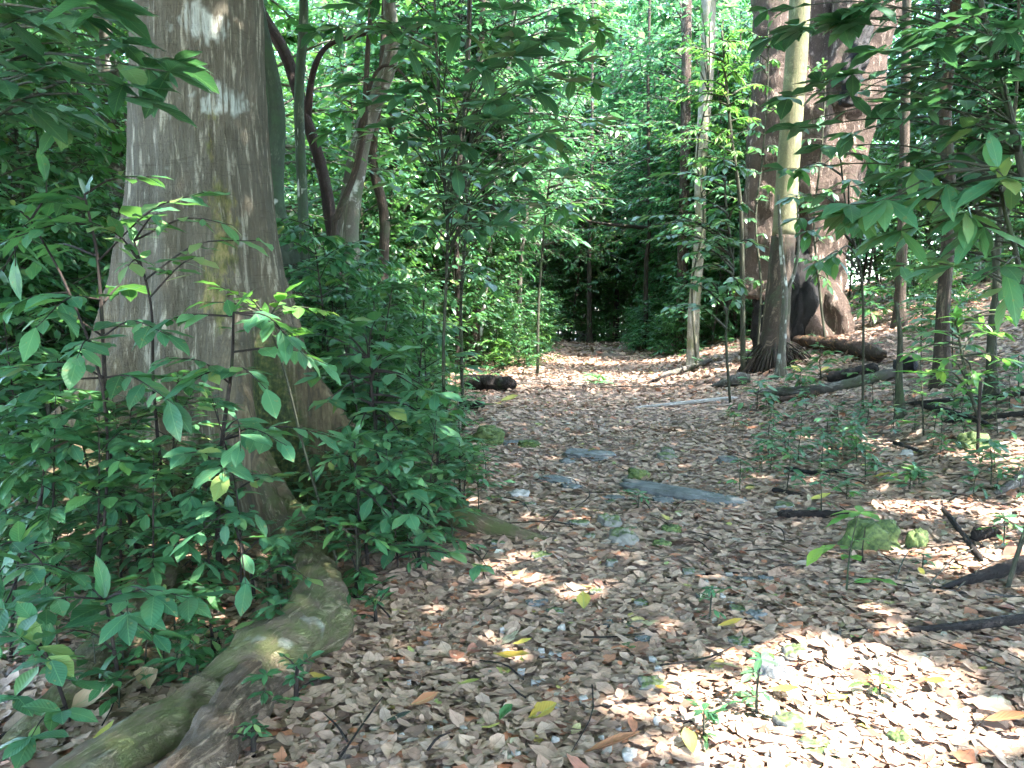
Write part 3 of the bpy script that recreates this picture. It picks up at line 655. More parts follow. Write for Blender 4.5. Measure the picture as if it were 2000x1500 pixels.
A('buttress_sapling', 'sapling with dark crooked stem and level green leaf tiers in front of the central root', 'sapling', [(430, 1150, 4.2), (425, 1020, 4.1), (432, 880, 4.0), (452, 720, 4.0), (456, 610, 3.9)], [13, 11, 9, 7, 5],
  [(600, 700, 3.6, 12), (640, 712, 3.9, 9), (330, 700, 3.6, 9), (280, 650, 3.8, 9), (560, 655, 3.7, 8), (380, 740, 3.8, 9), (520, 760, 3.5, 8), (470, 880, 3.1, 8), (560, 870, 3.5, 10), (360, 885, 3.4, 11), (440, 930, 3.3, 9), (640, 850, 3.9, 9), (260, 900, 3.8, 8), (540, 930, 3.9, 7)], .17, 8, M_shrub)
A('lime_sapling', 'sapling with fresh lime-green leaves beside the bright edge of the trunk', 'sapling', [(665, 1120, 4.5), (600, 900, 4.4), (560, 740, 4.3), (520, 620, 4.2)], [6, 5, 4, 3],
  [(640, 608, 4.1, 11), (430, 560, 4.1, 8), (560, 570, 4.2, 8), (400, 590, 4.1, 5), (480, 575, 4.0, 6), (590, 640, 4.1, 6)], .125, 8, M_lime, M_stem)
A('drooping_shrub', 'low broad-leaved shrub with insect-bitten leaves at the near end of the long root', 'shrub', [(240, 1375, 3.0), (226, 1290, 3.0), (215, 1220, 3.0), (205, 1170, 3.0)], [9, 8, 7, 5],
  [(300, 1165, 2.8, 7), (370, 1168, 2.9, 5), (110, 1170, 2.9, 7), (180, 1150, 3.1, 5), (250, 1200, 2.7, 6), (120, 1230, 2.8, 5), (300, 1240, 2.9, 4)], .185, 6, M_shrub, style='both', wr=.44)
A('corner_shrub', 'lowest shrub with rounded leaves in the bottom corner of the leaf litter', 'shrub', [(140, 1455, 2.72), (128, 1380, 2.72), (100, 1300, 2.7), (80, 1260, 2.7)], [9, 8, 7, 5],
  [(40, 1245, 2.6, 6), (100, 1290, 2.5, 6), (30, 1360, 2.6, 6), (120, 1390, 2.55, 6), (60, 1440, 2.5, 6), (150, 1330, 2.7, 5), (10, 1190, 2.8, 5)], .15, 6, M_shrub, style='both', wr=.5)
A('root_shrub', 'upright shrub with hole-pocked leaves between the two winding roots', 'shrub', [(500, 1200, 3.85), (490, 1120, 3.85), (470, 1060, 3.8), (450, 1000, 3.8)], [8, 7, 6, 4],
  [(390, 1040, 3.5, 6), (420, 990, 3.6, 7), (600, 1130, 3.4, 4), (480, 1140, 3.4, 6), (520, 1050, 3.6, 6), (400, 1100, 3.7, 6), (340, 1060, 3.7, 5)], .155, 6, M_shrub, style='both')
A('edge_shrub', 'dark leafy shrub rising beside the sunlit patch at the foot of the roots', 'shrub', [(60, 1215, 3.75), (66, 1100, 3.75), (80, 980, 3.7), (90, 880, 3.7)], [9, 8, 6, 4],
  [(10, 1010, 3.5, 8), (140, 1060, 3.6, 7), (30, 920, 3.6, 9), (150, 940, 3.7, 9), (90, 850, 3.6, 8), (-10, 870, 3.5, 8), (180, 850, 3.8, 8), (20, 1090, 3.5, 6), (130, 1130, 3.5, 6), (-20, 1150, 3.3, 6)], .165, 8, M_shrub2)
A('bushy_sapling', 'bushy sapling with teal leaves between the flaring roots and the frame-edge shrub'.replace('frame-edge', 'dark leafy'), 'sapling', [(215, 1180, 4.1), (205, 1050, 4.1), (180, 950, 4.1), (160, 860, 4.0)], [9, 8, 6, 4],
  [(90, 830, 3.8, 9), (250, 860, 3.8, 9), (130, 880, 3.7, 8), (300, 930, 3.8, 8), (60, 960, 3.8, 8), (230, 1000, 3.8, 6), (180, 800, 4.0, 8), (300, 1010, 3.9, 5)], .17, 8, M_shrub)
A('leaning_sapling', 'thin black-stemmed sapling bare until its top beside the tall tiered sapling', 'sapling', [(160, 1250, 3.55), (205, 1000, 3.7), (200, 760, 3.9), (130, 560, 4.1), (60, 430, 4.2)], [7, 6, 6, 5, 3],
  [(20, 400, 4.1, 8), (110, 440, 4.0, 7), (30, 520, 4.0, 8), (-20, 620, 4.0, 9), (90, 350, 4.3, 7)], .19, 7, M_shrub, wr=.38)
A('overhanging_tree', 'small tree whose large wavy leaves hang from above in front of the lichen-patched trunk', 'tree', [(-210, 1170, 4.0), (-180, 700, 3.9), (-160, 300, 3.8), (-140, 60, 3.7), (-100, -60, 3.7)], [26, 24, 20, 16, 12],
  [(240, 85, 3.3, 12), (330, 140, 3.2, 10), (150, 30, 3.3, 10), (90, 130, 3.2, 9), (60, 210, 3.4, 8), (270, 190, 3.2, 7), (180, 0, 3.1, 9), (20, 40, 3.0, 8), (20, 180, 3.6, 9), (120, 220, 3.9, 8)], .235, 9, M_big, M_stem, wr=.40, style='both', twigw=8)
A('canopy_sapling', 'slender sapling with a crown of large dark leaves overhanging the path', 'tree', [(872, 940, 6.8), (866, 700, 6.8), (874, 450, 6.6), (860, 250, 6.2), (852, 80, 5.8), (840, -220, 5.4)], [7, 6, 6, 6, 5, 4],
  [(760, 60, 4.8, 12), (900, 60, 4.4, 12), (1000, 110, 4.4, 12), (1040, 170, 4.6, 11), (960, 200, 4.5, 12), (820, 170, 4.9, 10), (1060, 260, 4.8, 10), (1090, 30, 4.6, 10), (700, 10, 5.0, 10), (900, 280, 5.0, 10), (1010, 330, 5.0, 9), (980, 20, 4.2, 10), (1030, 400, 5.2, 8), (840, 330, 5.2, 9),
   (760, 250, 5.2, 9), (900, 400, 5.4, 7), (960, 440, 5.0, 6), (1130, 120, 5.0, 8), (700, 160, 5.4, 8), (800, 440, 5.6, 6), (620, 60, 5.6, 8), (1100, 330, 5.2, 7)], .21, 10, M_big, M_stem, wr=.40, style='both', twigw=4)
A('mid_sapling', 'taller sapling with hanging dark leaves beyond the slender path-edge one', 'tree', [(905, 790, 9.6), (900, 600, 9.4), (912, 420, 9.2), (905, 250, 9.0), (915, 60, 8.8), (920, -160, 8.6)], [7, 6, 6, 6, 5, 4],
  [(x, y, Y) for x, y, Y in [(700, 180, 7.6), (800, 120, 7.2), (960, 90, 7), (1080, 60, 7.2), (1120, 150, 7.6), (1150, 240, 8), (1050, 300, 7.6), (960, 340, 7.4), (830, 300, 7.4), (760, 360, 8), (860, 430, 7.8), (1000, 440, 7.8), (940, 520, 8.2), (1100, 400, 8.2), (720, 60, 7.6), (1000, 180, 7), (640, 260, 8.4), (1170, 60, 8)]], .22, 10, M_shrub2, M_stem, wr=.45, style='both', droop=.35, twigw=3)
A('trunk_climber', 'leafy climber clinging to the outer stem of the giant fused tree', 'climber', [(1478, 700, 15.4), (1486, 560, 15.5), (1476, 430, 15.6), (1490, 300, 15.7), (1500, 150, 15.7), (1500, 40, 15.7)], [5, 5, 4, 4, 3, 3],
  [(x, y, 15.3) for x, y in [(1460, 540), (1500, 500), (1450, 430), (1490, 380), (1460, 330), (1520, 300), (1470, 240), (1510, 200), (1480, 120), (1520, 80), (1460, 60), (1500, 590), (1440, 260)]], .17, 8, M_shrub2, wr=.5, prof='mid', droop=.5, twigw=3)
A('trunk_climber', 'leafy climber trailing up the middle of the giant fused tree behind the yellow trunk', 'climber', [(1612, 690, 15.4), (1600, 560, 15.5), (1590, 430, 15.6), (1604, 300, 15.6), (1612, 160, 15.6)], [5, 5, 4, 4, 3],
  [(x, y, 15.2) for x, y in [(1590, 500), (1620, 460), (1570, 400), (1630, 380), (1590, 330), (1640, 300), (1600, 240), (1640, 140), (1600, 120), (1620, 560)]], .17, 8, M_shrub, wr=.5, prof='mid', droop=.5, twigw=3)
A('trunk_climber', 'leafy climber wrapping the sunlit white trunk', 'climber', [(1362, 690, 16.7), (1352, 560, 16.7), (1374, 430, 16.7), (1362, 300, 16.7), (1384, 180, 16.7)], [4, 4, 4, 3, 3],
  [(x, y, 16.4) for x, y in [(1340, 500), (1390, 470), (1350, 400), (1400, 350), (1350, 310), (1390, 260), (1350, 240), (1400, 200), (1360, 350), (1330, 420), (1385, 30), (1370, 10)]], .17, 9, M_under2, wr=.5, prof='mid', droop=.4, twigw=3)
A('slope_overhang_tree', 'small tree with glossy oval leaves drooping across the giant fused trunk', 'tree', [(2120, 1150, 4.9), (2060, 700, 4.8), (1990, 300, 4.8), (1930, 60, 4.8), (1900, -60, 4.8)], [18, 16, 14, 11, 9],
  [(1560, 60, 4.9, 11), (1640, 40, 4.6, 12), (1720, 100, 4.5, 11), (1600, 160, 4.8, 10), (1540, 190, 5.1, 9), (1800, 60, 4.5, 12), (1850, 180, 4.6, 11), (1760, 200, 4.7, 11), (1700, 10, 4.5, 10), (1900, 30, 4.4, 10), (1960, 130, 4.3, 10), (1880, 250, 4.8, 10), (1800, 300, 4.9, 10), (1970, 250, 4.5, 9),
   (1500, 20, 5.2, 8), (1660, 260, 5.0, 9), (1740, 340, 5.1, 8), (2000, 40, 4.2, 9), (1560, 250, 5.4, 8), (1530, 330, 5.8, 7), (1830, 380, 5.2, 8), (1900, 330, 5.0, 8), (1880, 460, 5.4, 7), (1800, 120, 5, 9), (1760, 520, 5.8, 6)], .19, 10, M_big, M_stem, wr=.48, style='both', twigw=4)
A('broad_leaf_sapling', 'sapling with long ribbed leaves in drooping rosettes above the slope', 'sapling', [(2060, 1150, 4.6), (2040, 800, 4.5), (1990, 520, 4.4), (1960, 400, 4.3), (1950, 330, 4.3)], [12, 11, 9, 7, 5],
  [(1960, 345, 4.1, 8), (1850, 360, 4.3, 7), (1730, 390, 4.5, 9), (1790, 330, 4.6, 8), (1670, 410, 4.7, 7), (1900, 420, 4.4, 6), (1870, 520, 4.3, 6), (1960, 520, 4.0, 5), (1760, 450, 4.7, 6)], .29, 7, M_shrub, M_stem, style='whorl', wr=.30, droop=.35, twigw=6)
A('hanging_leaf_sapling', 'sapling whose hanging ovate leaves end just before the hollow of the giant tree', 'sapling', [(1690, 700, 9.0), (1684, 560, 8.5), (1655, 420, 8.0), (1640, 300, 7.5)], [5, 5, 4, 3],
  [(1600, 510, 7.0, 8), (1620, 400, 7.0, 9), (1560, 330, 7.2, 8), (1660, 350, 6.9, 9), (1700, 440, 7.2, 8), (1580, 450, 7.5, 7), (1720, 320, 7.4, 8)], .20, 8, M_shrub2, wr=.42, style='both', droop=.6)
A('tiered_sapling', 'sapling with flat level tiers of round leaves reaching over the path from the bank', 'sapling', [(1428, 742, 11.2), (1418, 640, 11.0), (1432, 520, 10.8), (1418, 400, 10.6), (1416, 300, 10.6)], [6, 5, 5, 4, 3],
  [(1330, 390, 10, 16), (1280, 440, 9.8, 16), (1250, 470, 9.9, 14), (1340, 480, 9.6, 18), (1400, 440, 9.6, 16), (1450, 400, 10, 14), (1380, 350, 10.2, 14), (1320, 560, 9.6, 18), (1360, 540, 9.5, 16), (1420, 560, 9.7, 16), (1440, 590, 10, 12), (1290, 340, 10.6, 14), (1480, 480, 10, 12), (1450, 330, 10.4, 12), (1390, 480, 9.5, 14)], .17, 14, M_shrub2, wr=.5, prof='mid', droop=.1)
A('feathery_sapling', 'sapling with bright yellow-green feathery foliage beside the sunlit white trunk', 'sapling', [(1452, 720, 14), (1450, 560, 13.8), (1446, 400, 13.6), (1430, 280, 13.5), (1420, 180, 13.5), (1410, 60, 13.5)], [11, 10, 8, 7, 6, 4],
  [(x, y, 13.2+.1*(k % 4), 26) for k, (x, y) in enumerate([(1400, 120), (1440, 110), (1390, 170), (1450, 160), (1420, 210), (1380, 240), (1470, 230), (1360, 200), (1400, 270), (1440, 60), (1480, 100), (1350, 110), (1330, 260), (1380, 320), (1340, 310), (1310, 200), (1440, 300)])], .15, 24, M_lime, M_stem, wr=.22, prof='mid', twigw=4)
A('sunlit_sprig_tree', 'thin tree with sun-bleached leaf sprays over the far half of the path', 'sapling', [(1050, 720, 17), (1052, 600, 17), (1060, 480, 17), (1070, 380, 17), (1085, 280, 17)], [6, 5, 5, 4, 3],
  [(1105, 350, 16.5, 14), (1130, 370, 16.5, 14), (1140, 420, 16.3, 12), (1090, 390, 16.4, 14), (1060, 310, 16.5, 12), (1180, 400, 16.5, 10)], .24, 12, M_shrub, wr=.4, prof='mid')

A('broad_shrub', 'broad-leaved dark shrub filling the hollow between the central root and the sloping buttress', 'shrub', [(720, 1120, 4.5), (712, 1040, 4.5), (700, 960, 4.5), (690, 880, 4.5)], [8, 7, 6, 4],
  [(680, 860, 4.4, 8), (760, 900, 4.4, 8), (800, 960, 4.3, 8), (760, 1010, 4.2, 8), (830, 1040, 4.2, 7), (880, 1080, 4.1, 6)], .15, 8, M_shrub, style='both', wr=.5)
A('broad_shrub', 'broad-leaved teal shrub leaning over the upper edge of the sloping buttress', 'shrub', [(760, 1020, 5.3), (740, 900, 5.3), (730, 800, 5.3), (720, 700, 5.3)], [8, 7, 6, 4],
  [(650, 700, 5.1, 8), (700, 640, 5.2, 8), (770, 690, 5.1, 8), (640, 780, 5.0, 7), (820, 760, 5.1, 9), (760, 800, 4.9, 8), (700, 840, 4.9, 6), (850, 830, 5.0, 8), (610, 650, 5.2, 6), (800, 880, 4.9, 7)], .19, 8, M_shrub, style='both', wr=.48)
A('corner_shrub', 'many-tiered shrub with insect-bitten leaves at the shaded rim beside the corner shrub', 'shrub', [(20, 1300, 3.3), (24, 1220, 3.3), (30, 1140, 3.3), (40, 1060, 3.3)], [8, 7, 6, 4],
  [(-20, 1080, 3.1, 7), (60, 1110, 3.1, 7), (110, 1060, 3.2, 7), (20, 1180, 3.0, 7), (90, 1190, 3.0, 7), (-30, 1250, 3.0, 6), (140, 1120, 3.2, 6)], .15, 7, M_shrub, style='both', wr=.5)
A('bank_sapling', 'sapling with fresh green palmate-looking tiers above the end of the grey log', 'sapling', [(1925, 905, 7.4), (1905, 800, 7.3), (1880, 700, 7.2), (1870, 630, 7.2)], [7, 6, 5, 4],
  [(1820, 650, 7.0, 8), (1870, 620, 7.1, 8), (1930, 650, 7.0, 8), (1780, 690, 7.0, 7), (1850, 700, 6.9, 8), (1960, 700, 7.0, 7), (1900, 740, 6.9, 7), (1990, 620, 7.1, 7), (1800, 740, 7.0, 6)], .17, 8, M_lime, M_stem, style='both', wr=.34)

# generic shrubs and seedlings
def shrub_geom(H, nb, bl, L, nl, wr=.42, lean=0.1, z0=.15, prof='mid', r0=.012, twigs=0, droop=.2, crownpow=.6, up=.35, stemseg=7):
    SB = Buf(); LB = Buf()
    a0 = R.uniform(0, 6.28); top = Vector((math.cos(a0)*lean*H, math.sin(a0)*lean*H, H))
    m1 = top*.5 + Vector((R.uniform(-.04, .04)*H, R.uniform(-.04, .04)*H, 0))
    st = catmull([Vector((0, 0, -.08)), m1, top], 30)
    tube(SB, [Vector((0, 0, -.08)), m1, top], [r0, r0*.75, r0*.3], stemseg, 12, .05)
    for k in range(nb):
        f = z0 + (1-z0)*(k+R.random()*.8)/nb; s = st[min(int(f*30), 30)]
        a = a0 + k*2.4 + R.uniform(-.8, .8); l = bl*R.uniform(.3, 1.25)*(1-.5*f**2)
        d = Vector((math.cos(a), math.sin(a), 0)); e = s + d*l + Vector((0, 0, l*R.uniform(up-.5, up+.4)))
        mid = s.lerp(e, .5) + Vector((0, 0, l*.09))
        tube(SB, [s, mid, e], [r0*.4, r0*.28, r0*.1], 5, 6, 0, cap=False)
        spray_leaves(LB, [s, mid, e], L, nl, .22, droop, wr, prof)
        for q in range(twigs):
            g = R.uniform(.3, .95); s2 = s.lerp(e, g) + Vector((0, 0, l*.06)); a2 = a + R.choice((-1, 1))*R.uniform(.5, 1.1); l2 = l*R.uniform(.3, .55)
            e2 = s2 + Vector((math.cos(a2), math.sin(a2), R.uniform(-.6, .6)))*l2
            tube(SB, [s2, e2], [r0*.18, r0*.08], 4, 3, 0, cap=False)
            spray_leaves(LB, [s2, e2], L, nl, .1, droop, wr, prof)
    whorl(LB, top, L, 5, 0, wr, prof)
    return SB, LB
def gen_plant(name, label, cat, px, py, H, nb, bl, L, nl, lm, sm=None, group=None, depth=None, **k):
    if depth: f = at(px, 600, depth); g = Vector((f.x, f.y, tz(f.x, f.y)))
    else: g = gnd(px, py)
    root = thing(name, label, cat, g, group)
    SB, LB = shrub_geom(H, nb, bl, L, nl, **k)
    SB.build('stem', sm or M_twig, root); LB.build('foliage', lm, root)
    return root
G = gen_plant
G('leafy_shrub', 'thick teal-leaved shrub against the flank of the sloping buttress', 'shrub', 700, 985, 1.35, 22, .48, .165, 9, M_shrub, prof='hi', r0=.012)
G('leafy_shrub', 'tall leafy shrub between the sloping buttress and the path', 'shrub', 735, 960, 1.75, 24, .50, .17, 9, M_shrub, prof='hi', r0=.013)
G('leafy_shrub', 'dark arching shrub behind the tall one at the edge of the path', 'shrub', 800, 905, 1.75, 24, .58, .17, 9, M_shrub2, r0=.013)
G('leafy_shrub', 'glossy shrub leaning out over the leaf litter beside the mossy flat rock', 'shrub', 830, 880, 1.3, 20, .5, .16, 9, M_shrub, r0=.012)
G('leafy_shrub', 'slim-stemmed shrub with drooping pointed leaves behind the arching shrub', 'shrub', 690, 850, 1.9, 24, .6, .18, 9, M_shrub2, r0=.013, wr=.34, droop=.4)
G('leafy_shrub', 'pale-tipped shrub just beside the mossy bush-side trunk'.replace('bush-side ', ''), 'shrub', 630, 830, 2.0, 24, .65, .18, 9, M_shrub, r0=.013)
G('low_shrub', 'low shrub covering the far side of the long golden root', 'shrub', 770, 1030, .85, 16, .40, .14, 8, M_shrub, prof='hi')
G('low_shrub', 'low round-leaved shrub where the golden root meets the path', 'shrub', 850, 1040, .60, 14, .32, .12, 8, M_shrub, prof='hi', wr=.5)
G('low_shrub', 'low dark shrub tucked in the hollow between two buttresses', 'shrub', 700, 1110, .60, 14, .32, .13, 8, M_shrub2, prof='hi')
G('low_shrub', 'small-leaved low shrub at the edge of the path below the golden root', 'shrub', 820, 1115, .48, 16, .26, .085, 10, M_shrub, prof='mid', wr=.4)
G('low_shrub', 'low shrub with dark pointed leaves at the bend of the winding root', 'shrub', 690, 1180, .42, 12, .26, .12, 7, M_shrub2, prof='hi', wr=.34)
G('low_shrub', 'sparse low shrub on the litter beside the light flat rock', 'shrub', 900, 985, .55, 12, .34, .11, 7, M_shrub, prof='hi')
G('low_shrub', 'wispy low shrub behind the mossy flat rock', 'shrub', 880, 860, .7, 14, .4, .13, 8, M_shrub2)
G('seedling', 'tiny spiky seedling beside the lowest bend of the root', 'plant', 735, 1225, .14, 5, .10, .10, 5, M_shrub, prof='hi', wr=.25)
G('seedling', 'tiny fine-leaved seedling beneath the long root near its fork', 'plant', 575, 1385, .16, 7, .11, .055, 6, M_shrub, prof='hi')
G('seedling', 'tiny seedling with two pairs of leaves by the fork of the root', 'plant', 495, 1480, .12, 5, .09, .05, 5, M_shrub, prof='hi')
G('seedling', 'two-leaved seedling growing against the upper side of the long root', 'plant', 372, 1400, .14, 3, .06, .06, 3, M_shrub, prof='hi', wr=.6)
G('seedling', 'dark seedling in the gap between the roots', 'plant', 560, 1250, .18, 7, .12, .06, 5, M_shrub2, prof='hi')
G('seedling', 'small dark seedling on the litter under the hole-pocked shrub', 'plant', 420, 1290, .17, 7, .12, .055, 5, M_shrub2, prof='hi')
for lab, px, py, H, L_, lm in [
    ('leafy shrub hiding the shaded outer buttress of the big trunk', 70, 1110, 1.5, .15, M_shrub),
    ('many-leaved shrub standing against the outermost buttress', 160, 1085, 1.25, .14, M_shrub2),
    ('shrub with level leaf tiers in front of the central trunk face', 330, 1120, 1.15, .14, M_shrub),
    ('leafy shrub reaching in from the rim of the picture beside the roots', -10, 1180, 1.3, .15, M_shrub),
    ('airy shrub between the dark leafy one and the trunk', 235, 1150, 1.0, .13, M_shrub)]:
    G('leafy_shrub', lab, 'shrub', px, py, H, 20, .45, L_, 9, lm, prof='hi', r0=.008, wr=.45)
for px, py in [(30, 1130), (110, 1120), (190, 1140), (275, 1130), (350, 1150), (420, 1160), (60, 1060), (150, 1060), (250, 1080), (0, 1200), (90, 1210), (180, 1230), (470, 1175), (300, 1200)]:
    G('leafy_shrub', 'small-leaved shrub in the mass screening the foot of the buttressed trunk', 'shrub', px, py, R.uniform(.55, 1.15), 18, .40, R.uniform(.10, .13), 10, R.choice((M_shrub, M_shrub2, M_shrub)), prof='hi', r0=.006, wr=.45, group='small-leaved shrubs screening the buttressed trunk')
for px, py in [(620, 1000), (760, 960), (850, 960), (900, 900), (830, 1080), (780, 1120), (900, 1020), (870, 820), (700, 1060)]:
    G('leafy_shrub', 'small-leaved shrub in the mass between the sloping buttress and the path', 'shrub', px, py, R.uniform(.45, .95), 18, .40, R.uniform(.10, .13), 10, R.choice((M_shrub, M_shrub2)), prof='hi', r0=.006, wr=.45, group='small-leaved shrubs between the buttress and the path')
rows = [  # slope and path seedlings: label, px, py, H, nb, bl, L, nl, mat
    ('seedling beside the mossy boulder with four bright leaves', 1652, 1160, .46, 5, .18, .15, 3, M_lime),
    ('small green seedling in front of the square grey rock', 1478, 1400, .22, 6, .12, .07, 4, M_shrub),
    ('tiny green seedling growing through the litter mid-path', 1245, 995, .12, 5, .10, .09, 4, M_shrub),
    ('sparse grey-green plant behind the burnt stick', 1560, 905, .32, 12, .32, .11, 6, M_shrub),
    ('clumped seedling uphill of the burnt stick', 1640, 895, .32, 12, .28, .11, 6, M_shrub2),
    ('loose seedling between the burnt stick and the pale litter patch', 1500, 900, .20, 9, .24, .10, 5, M_shrub),
    ('leafy seedling in front of the splintered log end', 1478, 800, .38, 10, .34, .16, 5, M_shrub),
    ('spreading plant covering the middle of the grey log', 1560, 775, .42, 14, .42, .16, 6, M_shrub),
    ('low plant behind the grey log near its middle', 1605, 742, .5, 12, .4, .16, 6, M_shrub2),
    ('rosette of pale bright narrow leaves beyond the end of the grey log', 1805, 850, .75, 4, .12, .22, 4, M_lime),
    ('broad low shrub spreading under the slope trees', 1860, 720, .75, 18, .6, .2, 8, M_shrub),
    ('twin shrub beside the broad one under the slope trees', 1800, 700, .9, 16, .5, .2, 7, M_shrub2),
    ('compound-leaved seedling by the upright dark stick', 1935, 950, .36, 8, .22, .12, 7, M_shrub),
    ('drooping seedling on the slope beside the dead branches', 1880, 800, .4, 10, .32, .15, 6, M_shrub),
    ('thin seedling among the dead branches on the slope', 1990, 790, .5, 12, .35, .15, 6, M_shrub),
    ('seedling behind the mossy rock on the slope', 1950, 850, .36, 10, .28, .12, 6, M_shrub2),
    ('leafy shrub beside the foot of the giant tree', 1700, 640, .8, 16, .6, .24, 7, M_shrub2),
    ('bright shrub on the slope above the giant tree foot', 1740, 590, 1.1, 18, .8, .26, 8, M_lime),
    ('leafy clump at the foot of the sunlit white trunk', 1300, 690, .8, 20, .75, .24, 8, M_shrub),
    ('narrow-leaved clump beside the path bend', 1258, 690, .9, 20, .8, .22, 8, M_under2),
    ('bushy clump between the white trunk and the path', 1330, 660, 1.3, 22, .9, .24, 8, M_shrub),
    ('sunlit clump at the path edge behind the black log', 985, 725, .75, 18, .55, .18, 8, M_lime),
    ('dark leafy bush beside the black log', 1020, 735, .85, 20, .5, .18, 8, M_shrub2),
    ('pinnate-leaved sapling with sunlit fronds at the path edge', 1040, 690, 1.2, 16, .9, .22, 9, M_shrub),
    ('small shrub rising behind the black log', 915, 715, 1.0, 18, .6, .18, 8, M_shrub),
    ('shrub shading the near end of the black log', 890, 770, .7, 16, .5, .16, 8, M_shrub2),
    ('leafy shrub far along the shaded side of the path', 960, 690, 1.1, 18, .8, .2, 8, M_shrub2),
    ('tuft of narrow green leaves in the middle of the path', 1172, 755, .22, 10, .25, .2, 4, M_shrub),
    ('seedling at the frame edge above the forked sticks'.replace('frame edge', 'slope foot'), 1960, 1075, .2, 7, .16, .09, 4, M_shrub),
    ('tiny seedling under the thin twigs beside the mossy boulder', 1800, 1120, .12, 5, .08, .06, 4, M_shrub),
    ('tiny bright seedling on the sunny litter', 1718, 1360, .08, 4, .06, .06, 3, M_lime),
    ('small seedling in the path beside the row of grey stones', 1385, 1215, .16, 7, .13, .055, 4, M_shrub),
    ('tiny seedling on the sunlit litter beyond the yellow leaf', 1375, 1445, .1, 5, .09, .07, 3, M_shrub)]
for i, (lab, px, py, H, nb, bl, L, nl, lm) in enumerate(rows):
    G('seedling' if H < .6 else 'shrub', lab, 'plant' if H < .6 else 'shrub', px, py, H, nb, bl, L, nl, lm, M_stem, prof='hi' if py > 850 else 'mid', wr=.4 if i != 9 else .22, r0=.006 if H < .5 else .01)

# ------------------------------------------------------------------ understory trees: prototypes and copies
SUNT = []          # sunlit spots: centre, radius (m)
for px, py, r in [(1700, 1370, .42), (1560, 1440, .45), (1830, 1400, .25), (1420, 1440, .3), (1900, 1090, .28), (1980, 1010, .3), (1720, 870, .28), (1130, 1005, .2), (1230, 1010, .16), (40, 1085, .28), (90, 1040, .2),
                  (1230, 735, .75), (1290, 715, .6), (1150, 715, .5), (1330, 700, .6), (1010, 700, .5), (1400, 640, .9), (1960, 880, .4), (1680, 620, .7), (1750, 1000, .15), (1080, 1130, .1), (240, 1060, .12)]:
    SUNT.append((gnd(px, py), r))
for px, py, Y, r in [(1380, 90, 17, .6), (1375, 200, 17, .4), (1495, 420, 16.2, .8), (1500, 280, 16.2, .7), (1650, 170, 16.2, .8), (1625, 290, 16.2, .8), (1550, 300, 13.8, .5), (1552, 200, 13.8, .4), (1640, 600, 15.8, .5), (1540, 400, 13.8, .35), (1410, 180, 13.3, 1.0), (1380, 280, 13.3, .6), (1110, 370, 16.4, .7), (1140, 430, 16.3, .4),
                     (600, 600, 4.1, .14), (520, 590, 4.1, .10), (1500, 560, 16, .3), (1360, 560, 17, .4), (470, 690, 3.8, .1), (470, 880, 3.4, .12), (1650, 450, 16, .4), (1560, 80, 14, .4)]:
    SUNT.append((at(px, py, Y), r))
def blocks_sun(x, y, h):
    for c, r in SUNT:
        if c.y < 11: continue
        for z in (1.5, 3, 4.5, 6, 8, 10):
            if z > h+.5: break
            p = Vector((x, y, tz(x, y)+z)); v = p-c; k = v.dot(SUN)
            if k > .8 and (v-SUN*k).length < r+.7: return True
    return False

protos = []
def proto(kind, H, nb, bl, L, nl, lm, sm, twigs, **k):
    root = thing(kind, '', 'bush' if 'bush' in kind else 'tree', (0, -300, 0))
    SB, LB = shrub_geom(H, nb, bl, L, nl, twigs=twigs, prof='lo', **k)
    SB.build('trunk', sm, root); LB.build('crown', lm, root)
    return root
specs = [
    ('understory_tree', 7.0, 44, 1.7, .20, 10, M_under, M_brown, 7, dict(r0=.05, z0=.16, up=.1)),
    ('understory_tree', 9.0, 50, 2.0, .21, 10, M_under3, M_brown, 7, dict(r0=.06, z0=.16)),
    ('understory_tree', 11.0, 56, 2.4, .22, 10, M_under, M_grey, 7, dict(r0=.07, z0=.2, up=.15)),
    ('understory_tree', 8.0, 46, 1.8, .19, 11, M_under2, M_brown, 7, dict(r0=.055, z0=.2, up=.05)),
    ('young_tree', 5.0, 40, 1.4, .17, 10, M_under3, M_stem, 5, dict(r0=.03, z0=.08)),
    ('young_tree', 4.0, 34, 1.3, .17, 10, M_under, M_stem, 5, dict(r0=.026, z0=.06, droop=.4)),
    ('understory_tree', 12.0, 60, 2.6, .24, 10, M_under2, M_grey, 7, dict(r0=.08, z0=.3, up=.1)),
    ('leafy_bush', 3.0, 30, 1.1, .16, 10, M_under3, M_twig, 4, dict(r0=.018, z0=.05)),
    ('leafy_bush', 2.2, 26, 1.0, .15, 10, M_under, M_twig, 4, dict(r0=.016, z0=.04)),
]
protos = [proto(*s[:9], **s[9]) for s in specs]
used = set()
